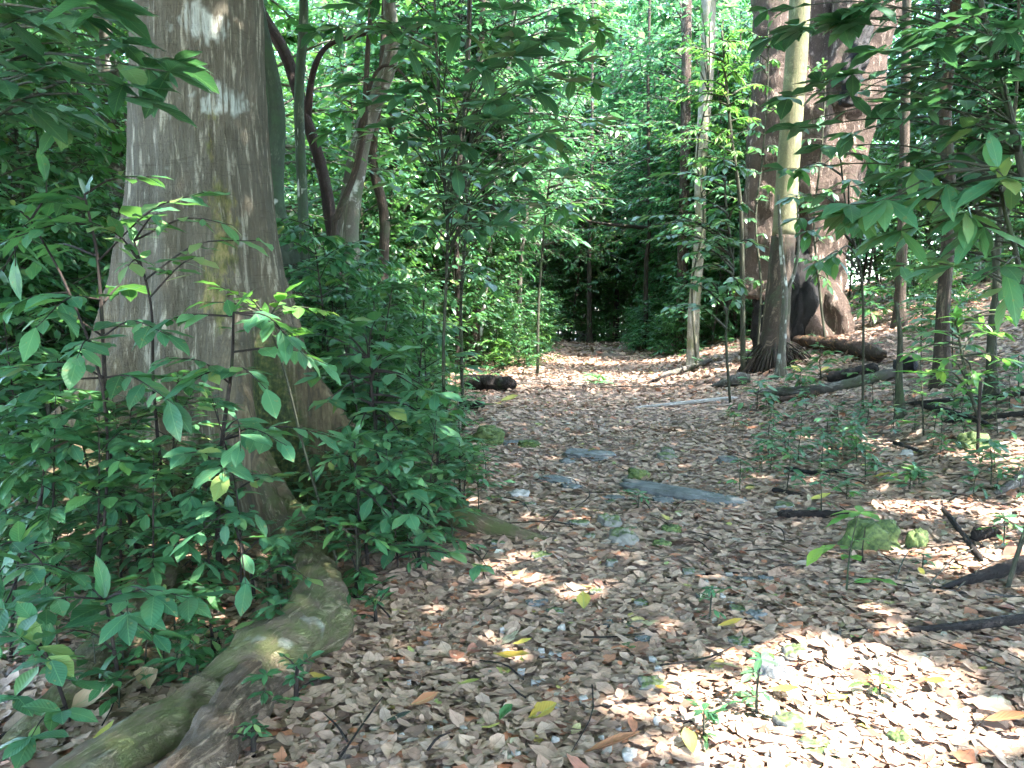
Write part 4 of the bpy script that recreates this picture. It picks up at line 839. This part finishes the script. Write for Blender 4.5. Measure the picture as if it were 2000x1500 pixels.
def put(pi, x, y, label, group, s=None):
    if pi > 6:
        for a, b in (('trees', 'bushes'), ('tree', 'bush'), ('saplings', 'bushes'), ('sapling', 'bush'), ('tall ', 'tall leafy '), ('shrubs', 'bushes'), ('shrub', 'bush')):
            if not (a == 'tree' and 'bush' in label.split('tree')[0]): label = label.replace(a, b, 1) if a in ('tree', 'sapling', 'shrub') else label
            if a.endswith('s'): group = group.replace(a, b, 1)
    else:
        if 'shrub' in label.split(' ')[1:3] or 'shrub' in label: label = label.replace('shrub', 'young tree', 1); group = group.replace('shrubs', 'young trees', 1)
        if 'tree' not in label: label = label.replace('sapling', 'young tree', 1)
    z = tz(x, y); s = s or R.uniform(.85, 1.2)
    sc = (s*R.uniform(.9, 1.15), s*R.uniform(.9, 1.15), s)
    if pi not in used:
        used.add(pi); r = protos[pi]; r.location = (x, y, z); r.rotation_euler = (0, 0, R.uniform(0, 6.28)); r.scale = sc; r['label'] = label; r['group'] = group
        return r
    return dup(protos[pi], (x, y, z), R.uniform(0, 6.28), sc, label, group)
zones = [  # (count, px range, depth range, protos, label, group)
    (26, (560, 930), (9.0, 13), (7, 8, 8), 'young leafy tree in the thicket behind the leaning grey trunk', 'young trees in the thicket behind the leaning grey trunk'),
    (30, (540, 1010), (15, 23), (0, 1, 3, 4, 5, 7), 'understory tree in the deeper thicket beyond the black log', 'understory trees in the thicket beyond the black log'),
    (40, (500, 1120), (22, 36), (1, 2, 3, 6, 0, 5), 'tall understory tree in the deep wood across the path from the giant tree', 'tall understory trees in the deep wood'),
    (48, (1000, 1340), (37, 50), (1, 2, 3, 6, 0, 5, 5), 'leafy tree closing off the far end of the path', 'leafy trees closing off the path end'),
    (34, (950, 1095), (17, 35), (8, 7, 8), 'leafy shrub crowding the shaded verge of the far path', 'shrubs crowding the shaded verge of the far path'),
    (32, (1200, 1380), (18, 35), (8, 7, 8), 'leafy shrub crowding the bank verge of the far path', 'shrubs crowding the bank verge of the far path'),
    (18, (1040, 1290), (34.5, 38), (8, 8, 8), 'low leafy shrub closing the very end of the path', 'low shrubs closing the very end of the path'),
    (2, (1680, 1780), (13, 15.5), (5, 4, 5), 'slender leafy tree standing before the giant fused trunk', 'slender trees before the giant fused trunk'),
    (7, (1760, 2060), (13, 17), (7, 8, 7), 'low leafy young tree on the bank around the slope trunks', 'low young trees around the slope trunks'),
    (14, (600, 850), (6.8, 9), (7, 8, 8), 'low leafy sapling lining the shaded edge of the path', 'low saplings lining the shaded path edge'),
    (12, (900, 1120), (20, 30), (6, 2, 6), 'tall tree leaning its crown over the shaded verge of the path', 'tall trees along the shaded verge'),
    (10, (1230, 1420), (22, 33), (6, 3, 6), 'tall bright-leaved tree overhanging the bank verge of the path', 'tall trees along the bank verge'),
    (24, (-60, 240), (7.5, 12), (4, 5, 7, 8, 8), 'young tree on the shaded side of the buttressed trunk', 'young trees on the shaded side of the buttressed trunk'),
    (32, (-100, 520), (12, 26), (0, 1, 2, 3, 4, 7), 'understory tree in the wood behind the buttressed trunk', 'understory trees in the wood behind the buttressed trunk'),
    (22, (1240, 1500), (18, 26), (0, 1, 4, 5, 7), 'leafy young tree around the sunlit white trunk', 'young trees around the sunlit white trunk'),
    (24, (1280, 1600), (26, 40), (1, 2, 6, 3), 'tall bright tree in the wood behind the giant tree', 'tall bright trees behind the giant tree'),
    (11, (1740, 2100), (14, 20), (0, 3, 4, 5, 7), 'young tree growing up the open slope', 'young trees growing up the open slope'),
    (34, (1640, 2150), (18, 34), (0, 1, 2, 3, 6, 4), 'tall tree near the top of the slope', 'tall trees near the top of the slope'),
]
PATHCLEAR = lambda x, y, sm=False: abs(x - np.interp(y, PC_Y, PC_X)) < (1.6 if sm else 2.2+.04*y) and y < 36
for cnt, (xa, xb_), (ya, yb), ps, lab, grp in zones:
    k = 0; tries = 0
    while k < cnt and tries < 800:
        tries += 1
        px = R.uniform(xa, xb_); y = R.uniform(ya, yb); x = (px-1000)/FPX*y
        if PATHCLEAR(x, y, ps[0] == 8): continue
        pi_ = R.choice(ps)
        if 9 < y < 30 and blocks_sun(x, y, specs[pi_][1]): continue
        put(pi_, x, y, lab, grp, R.uniform(.5, .8) if ps[0] in (7, 8, 5) and len(ps) < 4 else None); k += 1

# ------------------------------------------------------------------ ground cover, far forest, canopy
def scatter_cover():
    LB = Buf(); P = []
    for _ in range(2600):
        y = R.uniform(6.5, 34); x = R.uniform(-.75*y, .75*y)
        if abs(x-np.interp(y, PC_Y, PC_X)) < 1.9+.01*y: continue
        if x > 0 and y < 16 and R.random() < .82: continue
        if x > 0 and R.random() < .45: continue
        P.append((x, y))
    for x, y in P:
        z = tz(x, y); c = Vector((x, y, z+R.uniform(.05, .35)))
        whorl(LB, c, R.uniform(.10, .18), 7, -.05, .4, 'lo')
    tag(LB.build('ground_cover', M_under3), kind='stuff')
scatter_cover()
for k in range(22):      # tall bright trees standing beyond the path end
    y = R.uniform(38, 52); px = R.uniform(1020, 1330); x = (px-1000)/FPX*y
    put(R.choice((6, 6, 2, 3)), x, y, 'tall bright tree standing beyond the far end of the path', 'tall bright trees beyond the path end', R.uniform(1.1, 1.7))
def far_forest():
    n = 240000; LB = Buf()
    y = rng.uniform(44, 75, n); x = rng.uniform(-.95, .95, n)*y; z = rng.random(n)**.9*32
    keep = (np.sin(x*.35+2)+np.sin(y*.4)+np.sin(z*.5+x*.2)+rng.normal(0, .8, n)) > -.9
    gap = (np.abs(x/y-.10) < .13+.03*np.sin(z)) & (z > 12.5) & (rng.random(n) < .5)
    keep &= ~gap
    x, y, z = x[keep], y[keep], z[keep]; z = z + terrain(x, y); n = len(x)
    D = rng.normal(0, 1, (n, 3)); D[:, 2] *= .5; Nn = rng.normal(0, .6, (n, 3)) + [0, 0, 1]
    L = rng.uniform(.35, .7, n)
    leaves(LB, np.stack([x, y, z], 1), D, Nn, L, L*.55, prof='quad')
    tag(LB.build('distant_forest', M_under2), kind='stuff')
far_forest()

def shade_canopy():  # unseen leaf layer overhead, added to shade the ground in dapples
    pts = []
    def layer(x0, x1, y0, y1, dens, z0, z1):
        n = int((x1-x0)*(y1-y0)*dens)
        p = np.stack([rng.uniform(x0, x1, n), rng.uniform(y0, y1, n), rng.uniform(z0, z1, n)], 1); pts.append(p)
    layer(-13, 19, -12, 11, 175, 6.5, 12)
    layer(-16, 28, 11, 18, 26, 9, 15)
    layer(-16, 28, 18, 26, 12, 9, 15)
    layer(-24, 40, 26, 50, 3, 14, 24)
    p = np.concatenate(pts)
    # clumpiness
    q = np.sin(p[:, 0]*1.7+p[:, 2])+np.sin(p[:, 1]*1.9-p[:, 2]*.7)+np.sin(p[:, 0]*.7-p[:, 1]*.9+2)
    p = p[(q + rng.normal(0, .7, len(p)) > -1.5) | (p[:, 1] < 9)]
    s = np.array(SUN)
    keep = np.ones(len(p), bool)
    for c, r in SUNT:  # gaps cut along the sun rays so the listed spots are lit
        v = p - np.array(c); d = v - (v@s)[:, None]*s
        keep &= ~((np.linalg.norm(d, axis=1) < r*rng.uniform(.75, 1.15, len(p))+.12) & (v@s > 1.2))
    # open sight lines: nothing inside the picture closer than its own tree
    p = p[keep]
    f = p[:, 1]*CP - (p[:, 2]-CAMZ)*SP; u = p[:, 1]*SP + (p[:, 2]-CAMZ)*CP
    inview = (f > .1) & (u/f < .53) & (f < 19)
    p = p[~inview]
    roots = np.array([[x, y] for _, x, y in crown_roots])
    own = np.argmin(((p[:, None, :2]-roots[None])**2).sum(-1), 1)
    for i, (root, _, _) in enumerate(crown_roots):
        q = p[own == i]
        if len(q) < 20: continue
        n = len(q); D = rng.normal(0, 1, (n, 3)); D[:, 2] *= .35; Nn = rng.normal(0, .35, (n, 3)) + [0, 0, 1]
        L = rng.uniform(.26, .42, n); b = Buf()
        leaves(b, q - np.array(root.location), D, Nn, L, L*.5, prof='quad', bend=0)
        b.build('crown', M_canopy, root)  # unseen share of the added shade layer, hung on this tree
shade_canopy()

# ------------------------------------------------------------------ leaf litter
def litter():
    LB = Buf()
    def lay(y0, y1, dens, Lr, prof, xl=.78, xmin=-1e9, xmax=1e9, tilt=.13, lift=.022):
        n = int((y1-y0)*(y1+y0)*xl*dens)
        y = np.sqrt(rng.uniform(y0*y0, y1*y1, n)); x = rng.uniform(-xl, xl, n)*y
        ok = (x > xmin) & (x < xmax); x, y = x[ok], y[ok]; n = len(x)
        e = .05; z = terrain(x, y); gx_ = (terrain(x+e, y)-z)/e; gy2 = (terrain(x, y+e)-z)/e
        a = rng.uniform(0, 2*math.pi, n)
        Nn = np.stack([-gx_, -gy2, np.ones(n)], 1) + rng.normal(0, tilt, (n, 3))
        D = np.stack([np.cos(a), np.sin(a), np.zeros(n)], 1)
        D -= Nn*((D*Nn).sum(1)/(Nn*Nn).sum(1))[:, None]
        L = np.exp(rng.uniform(math.log(Lr[0]*.5), math.log(Lr[1]*1.08), n))*np.where(rng.random(n) < .05, 1.5, 1)
        P = np.stack([x, y, z+rng.uniform(.004, lift, n)], 1) - D*L[:, None]*.5
        W_ = L*rng.uniform(.42, .72, n)
        rnd = rng.random(n)
        rnd = np.where((rnd > .972) & (rng.random(n) < .6), rnd*.6, rnd)
        leaves(LB, P, D, Nn, L, W_, bend=rng.normal(0, .12, n), fold=rng.normal(.05, .17, n), rnd=rnd, prof=prof, jag=.26, crumple=.022)
    lay(1.6, 4.2, 1500, (.052, .108), 'hi', xl=.85)
    lay(4.2, 7.5, 1000, (.052, .108), 'mid')
    lay(7.5, 13, 560, (.06, .115), 'mid', tilt=.17)
    lay(13, 24, 170, (.09, .16), 'lo', xmin=-9, tilt=.28, lift=.05)
    lay(24, 40, 26, (.16, .28), 'lo', xmin=-8, tilt=.3, lift=.06)
    tag(LB.build('leaf_litter', M_litter), kind='stuff')
litter()
def twig_litter():
    b = Buf()
    for k in range(300):
        y = R.uniform(1.8, 16)**1.0; x = R.uniform(-.75, .8)*y; a = R.uniform(0, 6.28); l = R.uniform(.08, .45)*(1+y*.05)
        p = Vector((x, y, tz(x, y)+.035)); e = Vector((x+math.cos(a)*l, y+math.sin(a)*l, 0)); e.z = tz(e.x, e.y)+R.uniform(.02, .06)
        m = (p+e)/2 + Vector((R.uniform(-.1, .1)*l, R.uniform(-.1, .1)*l, R.uniform(0, .02)))
        r = R.uniform(.0018, .005)
        tube(b, [p, m, e], [r, r, r*.5], 5, 5)
    tag(b.build('twig_litter', M_darklog), kind='stuff')
twig_litter()

# ------------------------------------------------------------------ single fallen leaves
def fallen(px, py, L, lm, label, name='fallen_leaf', wr=.5, bend=.25, fold=.3, ang=None, rnd=None, tilt=.3):
    L *= .85; g = gnd(px, py) + Vector((0, 0, .035)); b = Buf(); a = R.uniform(0, 6.28) if ang is None else ang
    D = np.array([[math.cos(a), math.sin(a), 0.05]])
    leaves(b, np.array([g[:]])-D*L*.5, D, [[R.uniform(-tilt, tilt), R.uniform(-tilt, tilt)-.15, 1]], [L], [L*wr], bend=bend, fold=fold, rnd=R.random() if rnd is None else rnd, prof='hi', jag=.15)
    tag(b.build(name, lm, origin=g), label, 'leaf')
fallen(1140, 1190, .17, M_yellow, 'yellow fallen leaf standing out mid-path above the pebbly litter', ang=1.5, rnd=.6)
fallen(1145, 1165, .11, M_yellow, 'small pale green-yellow leaf touching the mid-path yellow one', rnd=.95)
fallen(1000, 1303, .26, M_yellow, 'long curled yellow and brown leaf on the pebbly litter', ang=-.7, rnd=.1, wr=.3)
fallen(1020, 1274, .11, M_yellow, 'small narrow bright yellow leaf above the long curled one', ang=.1, rnd=.5, wr=.3)
fallen(1060, 1417, .14, M_yellow, 'pale lime fallen leaf beside the dark green folded leaf', ang=.4, rnd=1.0, wr=.7)
fallen(955, 1450, .12, M_yellow, 'lime yellow crumpled leaf below the dark green folded leaf', rnd=.95, bend=.5)
fallen(988, 1415, .10, M_greenleaf, 'dark green folded leaf lying in the litter', rnd=.1, fold=.9, ang=1.0)
fallen(780, 1427, .11, M_blackleaf, 'black glossy curled leaf in the litter', ang=.2, rnd=.2, wr=.4)
fallen(830, 1390, .13, M_brownleaf, 'orange oval leaf near the black curled leaf', ang=.4, rnd=.02, wr=.4)
fallen(1195, 1487, .24, M_brownleaf, 'long rolled orange leaf at the lower rim of the picture', ang=.1, rnd=.05, wr=.22, fold=.9)
fallen(1530, 1370, .14, M_yellow, 'egg-yellow leaf at the edge of the sunny litter', ang=-.6, rnd=.35)
fallen(1155, 888, .12, M_yellow, 'yellow leaf lying alone on the shaded path', ang=0, rnd=.4, wr=.6)
fallen(1720, 942, .17, M_yellow, 'yellow leaf uphill of the burnt stick', ang=-.3, rnd=.5)
fallen(1690, 918, .10, M_yellow, 'small yellow-green leaf at the tip of the burnt stick', rnd=.9)
fallen(1345, 1478, .13, M_yellow, 'olive yellow folded leaf on the sunny litter', ang=1.6, rnd=.95, fold=.6)
fallen(1290, 1363, .09, M_yellow, 'small lime leaf beside the pale grey stone', rnd=1.0)
fallen(915, 1352, .12, M_yellow, 'lime-yellow narrow leaf beside the scattered pale stones', ang=-.2, rnd=.95, wr=.35)
fallen(622, 1345, .10, M_yellow, 'round lime-yellow leaf beside the seedling under the root', rnd=1.0, wr=.9)
fallen(1825, 1352, .10, M_yellow, 'olive-green leaf beside the tiny bright seedling', rnd=1.0, wr=.6)
fallen(995, 786, .34, M_yellow, 'big pale yellow crumpled leaf in front of the black log', ang=.1, rnd=.7, wr=.55)
fallen(1425, 1235, .14, M_yellow, 'lime leaf behind the mossy grey stones', ang=.1, rnd=1.0, wr=.3)
fallen(1555, 728, .34, M_yellow, 'yellow leaf at the foot of the pale forked sapling', rnd=.5)
fallen(1612, 728, .25, M_yellow, 'small yellow leaf on the bank below the rotten brown log', rnd=.4)
fallen(1670, 705, .30, M_brownleaf, 'upright orange-brown leaf in front of the rotten brown log', rnd=.3, tilt=.9)
fallen(1800, 1130, .09, M_yellow, 'bright yellow leaf beside the thin pale twigs', ang=1.4, rnd=.5, wr=.4)
fallen(1600, 982, .20, M_yellow, 'narrow yellow-green leaf between the two dark sticks', ang=.1, rnd=.7, wr=.3)
fallen(170, 1390, .26, M_brownleaf, 'large tan dead leaf lying by the corner shrub', ang=.8, rnd=.9, wr=.5)
fallen(285, 1350, .16, M_brownleaf, 'khaki folded dead leaf against the long root', ang=2.2, rnd=.8, wr=.6, fold=.6)
fallen(400, 1420, .15, M_brownleaf, 'tan rolled dead leaf lodged in the fork of the root', ang=1.2, rnd=.7, wr=.3, fold=.9)
fallen(195, 1470, .17, M_yellow, 'pale yellow blade leaf in the bottom corner litter', ang=1.3, rnd=.8, wr=.25)
fallen(1960, 1430, .22, M_brownleaf, 'ribbed reddish dead leaf at the edge of the sunny litter', ang=-.3, rnd=.0, wr=.35)
fallen(275, 1050, .42, M_brownleaf, 'big curled brown dead leaf propped against the foot of the trunk', ang=.3, rnd=.2, wr=.5, bend=.6)

for k in range(46):
    px = R.uniform(1430, 1990); py = R.uniform(790, 1010)
    G('seedling', 'small seedling sprouting from the litter of the lower slope', 'plant', px, py, R.uniform(.12, .35), 7, R.uniform(.12, .25), R.uniform(.07, .12), 4, R.choice((M_shrub, M_shrub2, M_shrub)), M_stem, prof='mid', r0=.005, group='small seedlings on the lower slope')
for k in range(40):
    px = R.uniform(560, 960); py = R.uniform(900, 1160)
    if px > 1040-(py-900)*.9 + 20: continue
    G('seedling', 'small seedling in the shaded litter beside the sloping buttress', 'plant', px, py, R.uniform(.2, .5), 8, R.uniform(.15, .28), R.uniform(.07, .11), 5, R.choice((M_shrub, M_shrub2, M_shrub)), M_stem, prof='mid', r0=.005, group='small seedlings beside the sloping buttress')
for k in range(30):
    px = R.uniform(-20, 560); py = R.uniform(1050, 1420)
    G('seedling', 'small seedling in the litter between the winding roots', 'plant', px, py, R.uniform(.1, .3), 7, R.uniform(.1, .2), R.uniform(.06, .1), 4, R.choice((M_shrub, M_shrub2)), M_stem, prof='hi', r0=.004, group='small seedlings between the winding roots')

# ------------------------------------------------------------------ logs, sticks
def log(name, label, a, b_, w0, w1, material, mids=(), lift=.5, rough=.25, cat='log', seg=14, group=None, twigs=()):
    """a, b_: ground pixels of the ends, w: pixel thickness there"""
    pa = gnd(*a); pts = [pa] + [gnd(*m) for m in mids] + [gnd(*b_)]
    ra = w0*pa.y/FPX/2; rb_ = w1*pts[-1].y/FPX/2
    for i, p in enumerate(pts): p.z += (ra+(rb_-ra)*i/(len(pts)-1))*lift*2 - .01 + .015
    b = Buf(); o = pts[0].copy()
    tube(b, [p-o for p in pts], [ra*.45, ra*.95]+[ra+(rb_-ra)*q/12 for q in range(1, 12)]+[rb_*.95, rb_*.4], seg, 44, rough, flute=.06)
    for t0, q, wq in twigs:
        s = catmull([p-o for p in pts], 30)[int(t0*30)]; g = gnd(*q); g.z += .05
        r = wq*g.y/FPX/2; tube(b, [s, (s+(g-o))/2+Vector((0, 0, .04)), g-o], [r, r*.8, r*.4], 6, 10, .1)
    ob = b.build(name, material, loc=o); tag(ob, label, cat, group); return ob
log('fallen_log', 'long grey fallen log on the bank below the giant tree', (1475, 776), (1752, 738), 16, 22, M_log, mids=[(1620, 768)])
log('splintered_log', 'short splintered bluish-grey log end lying on the path edge', (1385, 760), (1462, 752), 6, 28, M_log, rough=.45)
log('rotten_log', 'rotten orange-brown log at the foot of the giant tree', (1548, 676), (1725, 712), 22, 34, M_rot, mids=[(1640, 690)], rough=.4)
log('dark_log', 'black damp log lying just uphill of the grey log', (1615, 752), (1715, 730), 22, 22, M_darklog)
log('bleached_pole', 'thin whitish pole lying on the path edge', (1238, 800), (1440, 782), 5, 9, M_pole, rough=.05)
log('brown_branch', 'brown branch lying below the grey log', (1500, 795), (1600, 775), 14, 14, M_rot)
log('black_log', 'thick black charred log across the shaded edge of the path', (905, 762), (1005, 765), 30, 28, M_darklog, rough=.45)
log('black_lump', 'dark rotting wood lump in front of the black log', (900, 800), (945, 800), 18, 14, M_darklog, rough=.6)
log('red_log', 'short reddish-brown log at the far bend of the path', (1030, 672), (1068, 674), 24, 26, M_rot, rough=.25)
log('burnt_stick', 'jagged burnt black stick on the litter', (1532, 922), (1648, 925), 10, 8, M_char, rough=.5, mids=[(1590, 930)])
log('dark_stick', 'thick dark bark-covered stick beside the mossy boulder', (1518, 1016), (1662, 1012), 18, 12, M_darklog)
log('short_stick', 'short dark broken stick above the thick dark one', (1508, 965), (1570, 972), 12, 6, M_darklog)
log('leaning_branch', 'straight dark branch lying diagonally on the slope litter', (1840, 998), (1918, 1102), 10, 12, M_darklog)
log('dark_root_log', 'smooth dark log half buried in litter by the pale twigs', (1835, 1158), (2040, 1110), 12, 34, M_darklog)
log('pale_twig_branch', 'thin pale twig branch lying across the litter below the boulder', (1620, 1148), (2010, 1175), 5, 7, M_log, mids=[(1760, 1140), (1850, 1160)], rough=.15, twigs=[(.3, (1780, 1090), 3), (.55, (1900, 1090), 3), (.7, (1960, 1110), 3)])
log('rotting_branch', 'long dark rotting branch with a pale stripe across the lower slope', (1640, 1240), (2030, 1222), 8, 22, M_darklog, mids=[(1820, 1238)])
log('white_twig', 'slender whitish stick lying along the rotting branch', (1740, 1234), (2020, 1200), 4, 7, M_pole, mids=[(1880, 1225)], rough=.1)
log('curved_stick', 'short curved grey stick standing out of the litter', (1612, 1298), (1640, 1238), 8, 9, M_log, mids=[(1632, 1275)])
log('short_stick', 'short grey stick near the sunny litter', (1722, 1328), (1712, 1282), 9, 9, M_log)
log('thin_stick', 'thin dark stick lying across the middle of the path', (1278, 1138), (1465, 1120), 5, 4, M_darklog, rough=.1)
log('dead_branch', 'dark knotted dead branch on the slope under the shrubs', (1800, 800), (1935, 838), 14, 12, M_darklog, mids=[(1860, 815)])
log('dead_branch', 'second dead branch crossing below the knotted one', (1840, 830), (2020, 815), 10, 12, M_darklog)
log('dead_branch', 'long dead branch lying level above the knotted one', (1760, 795), (2030, 775), 8, 11, M_darklog)
log('grey_limb', 'smooth grey fallen limb at the slope foot by the compound-leaved seedling', (1945, 975), (2080, 905), 16, 40, M_log)
log('pointed_stick', 'pointed dark stick half hidden beside the light litter patch', (1745, 870), (1800, 890), 10, 8, M_darklog)
log('pale_fallen_log', 'long pale fallen trunk lying high across the slope', (1700, 470), (2060, 440), 20, 24, M_log, rough=.1)
log('slope_branch', 'sunlit pale broken branch on the slope below the long fallen trunk', (1660, 505), (1790, 480), 14, 14, M_pole)
log('black_mound', 'black rotten stump piece behind the end of the grey log', (1745, 735), (1790, 728), 34, 30, M_char, rough=.5)
log('black_mound', 'jumbled dark wood chunk on the litter near the leaning branch', (1900, 1065), (1945, 1050), 26, 22, M_darklog, rough=.6)
log('twig', 'thin twig lying near the square grey rock', (1360, 1375), (1425, 1350), 3, 3, M_darklog, rough=.05)
log('twig', 'thin dark twig beside the dark flat bark in the sunny litter', (1330, 1420), (1440, 1392), 4, 3, M_darklog, rough=.05)
log('root_ridge', 'pale exposed root along the bank near the white trunk', (1290, 742), (1390, 710), 12, 10, M_log)
log('root_ridge', 'thin exposed root above the pale one on the bank', (1265, 752), (1340, 728), 6, 10, M_darklog)
# upright stakes
def stake(label, pts, w, material, name='upright_stick'):
    f = at(*pts[0]); foot = Vector((f.x, f.y, tz(f.x, f.y)-.03)); b = Buf()
    tube(b, [Vector((0, 0, 0))]+[at(*p)-foot for p in pts[1:]], [x*pts[0][2]/FPX/2 for x in w], 8, 14, .1)
    tag(b.build(name, material, loc=foot), label, 'stick')
stake('upright thin dark stick standing on the slope by the compound-leaved seedling', [(1905, 975, 6.6), (1910, 860, 6.6), (1915, 745, 6.6)], [7, 6, 6], M_twig)
stake('pale smooth stem leaning out beside the dark half-buried log', [(1962, 1195, 4.1), (1985, 1090, 4.1), (2020, 985, 4.1)], [9, 9, 8], M_stem)
stake('short leafless twig standing in the litter by the boulder seedling', [(1688, 1130, 4.6), (1684, 1080, 4.6), (1690, 1030, 4.6)], [4, 3, 2], M_twig)
# pine-like straw strewn across the path: dead palm frond
def frond(label, c, length, ang, n):
    g = gnd(*c); b = Buf(); d = Vector((math.cos(ang), math.sin(ang), 0)); s = Vector((-d.y, d.x, 0))
    tube(b, [d*(-length/2)+Vector((0, 0, .03)), Vector((0, 0, .05)), d*length/2+Vector((0, 0, .02))], [.012, .010, .005], 6, 10)
    for k in range(n):
        t = (k/n-.5)*length; sd = 1 if k % 2 else -1
        e = d*(t+R.uniform(.15, .35)) + s*sd*R.uniform(.2, .42); e.z = R.uniform(.01, .06)
        tube(b, [d*t+Vector((0, 0, .04)), (d*t+e)/2+Vector((0, 0, .05)), e], [.004, .005, .002], 4, 4)
    tag(b.build('dead_frond', M_log, loc=g+Vector((0, 0, .02))), label, 'frond')
frond('withered grey palm frond lying flat beside the black log', (1070, 758), 2.0, -.25, 60)
frond('withered grey palm frond lying on the path below the white trunk', (1240, 762), 2.2, .1, 60)

# ------------------------------------------------------------------ rocks
def rock(label, px, py, w, h, material, name='rock', d=None, sink=.42, group=None, rough=.38, yaw=None, edge=1.0):
    g = gnd(px, py); s = g.y/FPX; rx = w*s/2; rz = h*s*.62; ry = (d*s/2 if d else rx*.75)
    b = Buf(); nu, nv = (56, 32) if w > 25 else (14, 8); V_ = []; ph = R.uniform(0, 50)
    ya = R.uniform(-.4, .4) if yaw is None else yaw
    for i in range(nv+1):
        v = math.pi*i/nv
        for j in range(nu):
            u = 2*math.pi*j/nu
            q = Vector((math.sin(v)*math.cos(u), math.sin(v)*math.sin(u), math.cos(v)))
            # facetted look
            k = 1 + rough*mnoise.noise(q*1.3+Vector((ph, 0, 0))) + rough*.5*mnoise.noise(q*3+Vector((0, ph, 0))) + rough*.2*mnoise.noise(q*7+Vector((0, ph, 0))) + rough*.12*mnoise.noise(q*17+Vector((0, ph, 0)))
            m_ = max(abs(q.x), abs(q.y), abs(q.z)); k *= 1/(m_**(.45*edge))
            x, y, z = q.x*k*rx*.85, q.y*k*ry*.85, q.z*k*rz
            V_.append((x*math.cos(ya)-y*math.sin(ya), x*math.sin(ya)+y*math.cos(ya), z+rz*(1-2*sink)*.5))
    F_ = [(i*nu+j, (i+1)*nu+j, (i+1)*nu+(j+1) % nu, i*nu+(j+1) % nu) for i in range(nv) for j in range(nu)]
    b.add(V_, F_); return tag(b.build(name, material, loc=g), label, 'rock' if w > 25 else 'stone', group)
rock('mossy green boulder beside the thick dark stick', 1700, 1068, 125, 82, M_mossrock, edge=.7, sink=.5)
rock('small upright mossy rock beside the green boulder', 1790, 1070, 42, 56, M_mossrock, edge=.6, sink=.5)
rock('rounded grey-green stone in the middle of the path', 1190, 1030, 50, 34, M_rock)
rock('low mossy stone touching the rounded one mid-path', 1215, 1064, 66, 42, M_rock)
rock('flat green stone uphill of the low mossy one', 1310, 1038, 50, 18, M_mossrock)
rock('flat mossy stone sunk in the litter mid-path', 1292, 1066, 44, 16, M_mossrock)
rock('flat mossy rock at the shrubby edge of the path', 948, 868, 84, 46, M_mossrock)
rock('low mossy slab beside the flat mossy rock', 1034, 872, 48, 18, M_mossrock)
rock('mossy stone above the slate-coloured slab', 1248, 935, 54, 26, M_mossrock)
rock('square dark grey rock sticking out of the near litter', 1506, 1325, 74, 58, M_slate, edge=1.6)
rock('grey stone behind the square dark rock', 1548, 1285, 66, 36, M_rock)
rock('pale grey-blue rock in the sunny litter', 1542, 1425, 76, 38, M_rock, edge=1.4)
rock('thin grey slab of stone behind the pale rock in the sunny litter', 1600, 1470, 90, 20, M_rock, edge=1.4)
rock('mottled green stone at the edge of the sunny litter', 1755, 1450, 56, 30, M_mossrock)
rock('grey-green stone beside the lime leaf', 1270, 1345, 64, 30, M_rock)
rock('grey stone flush with the litter above the row of pebbles', 1448, 1258, 56, 20, M_rock)
rock('blue-grey stone just beside the thin mid-path seedling', 1480, 1210, 52, 22, M_slate)
rock('pale lichened rock by the low shrub at the path edge', 1012, 972, 48, 20, M_pebble, edge=1.3)
rock('flat grey slab crossing the path near the pale lichened rock', 1085, 940, 90, 12, M_slate)
rock('flat grey stone next to the crossing slab', 1115, 955, 50, 12, M_slate)
rock('flat stone flush with the path beyond the slab', 1150, 890, 110, 14, M_slate)
rock('mossy rock on the slope behind the upright stick', 1900, 875, 66, 42, M_mossrock)
rock('white chalky stone beside the light litter patch', 1770, 892, 30, 18, M_pebble)
rock('grey stone at the path bottom beside the pebbles', 1230, 1490, 44, 30, M_pebble)
rock('round grey stone lodged against the foot of the buttress', 620, 1092, 28, 28, M_rock)
rock('grey flat stone beneath the long curled leaf', 960, 1320, 28, 14, M_rock)
# the slate-coloured plank
_a, _c = gnd(1165, 945), gnd(1500, 982)
rock('long narrow flat slate-grey slab of stone lying across the path', 1335, 972, 330, 26, M_slate, name='stone_slab', d=62, yaw=math.atan2(_c.y-_a.y, _c.x-_a.x), rough=.18, edge=1.7, sink=.5)
for k in range(34):
    py = R.uniform(860, 1290); px = R.gauss(1180, 150)*1.0 + (py-1000)*.1
    rock('dull grey stone half sunk in the litter along the middle of the path', px, py, R.uniform(26, 52), R.uniform(9, 18), R.choice((M_slate, M_rock, M_rock)), name='stone', group='dull stones half sunk in the path', sink=.45, edge=1.4)
for k in range(38):
    px = R.gauss(960, 210) if k % 3 else R.uniform(700, 1650); py = R.uniform(1215, 1495)
    if px < 600 or px > 1750: px = R.uniform(700, 1500)
    rock('small pale angular stone scattered among the near leaf litter', px, py, R.uniform(12, 26), R.uniform(10, 18), M_pebble, name='pebble', group='pale stones scattered in the near litter', sink=.12, edge=1.5)
for k in range(14):
    rock('white pebble in the gravelly bare spot beside the mid-path twig', R.gauss(1425, 22), R.gauss(1150, 16), R.uniform(8, 16), R.uniform(7, 12), M_pebble, name='pebble', group='white pebbles in the gravelly bare spot', sink=.1, edge=1.5)
# remove unused prototypes
for i, r in enumerate(protos):
    if i not in used:
        for c in list(r.children): bpy.data.objects.remove(c)
        bpy.data.objects.remove(r)
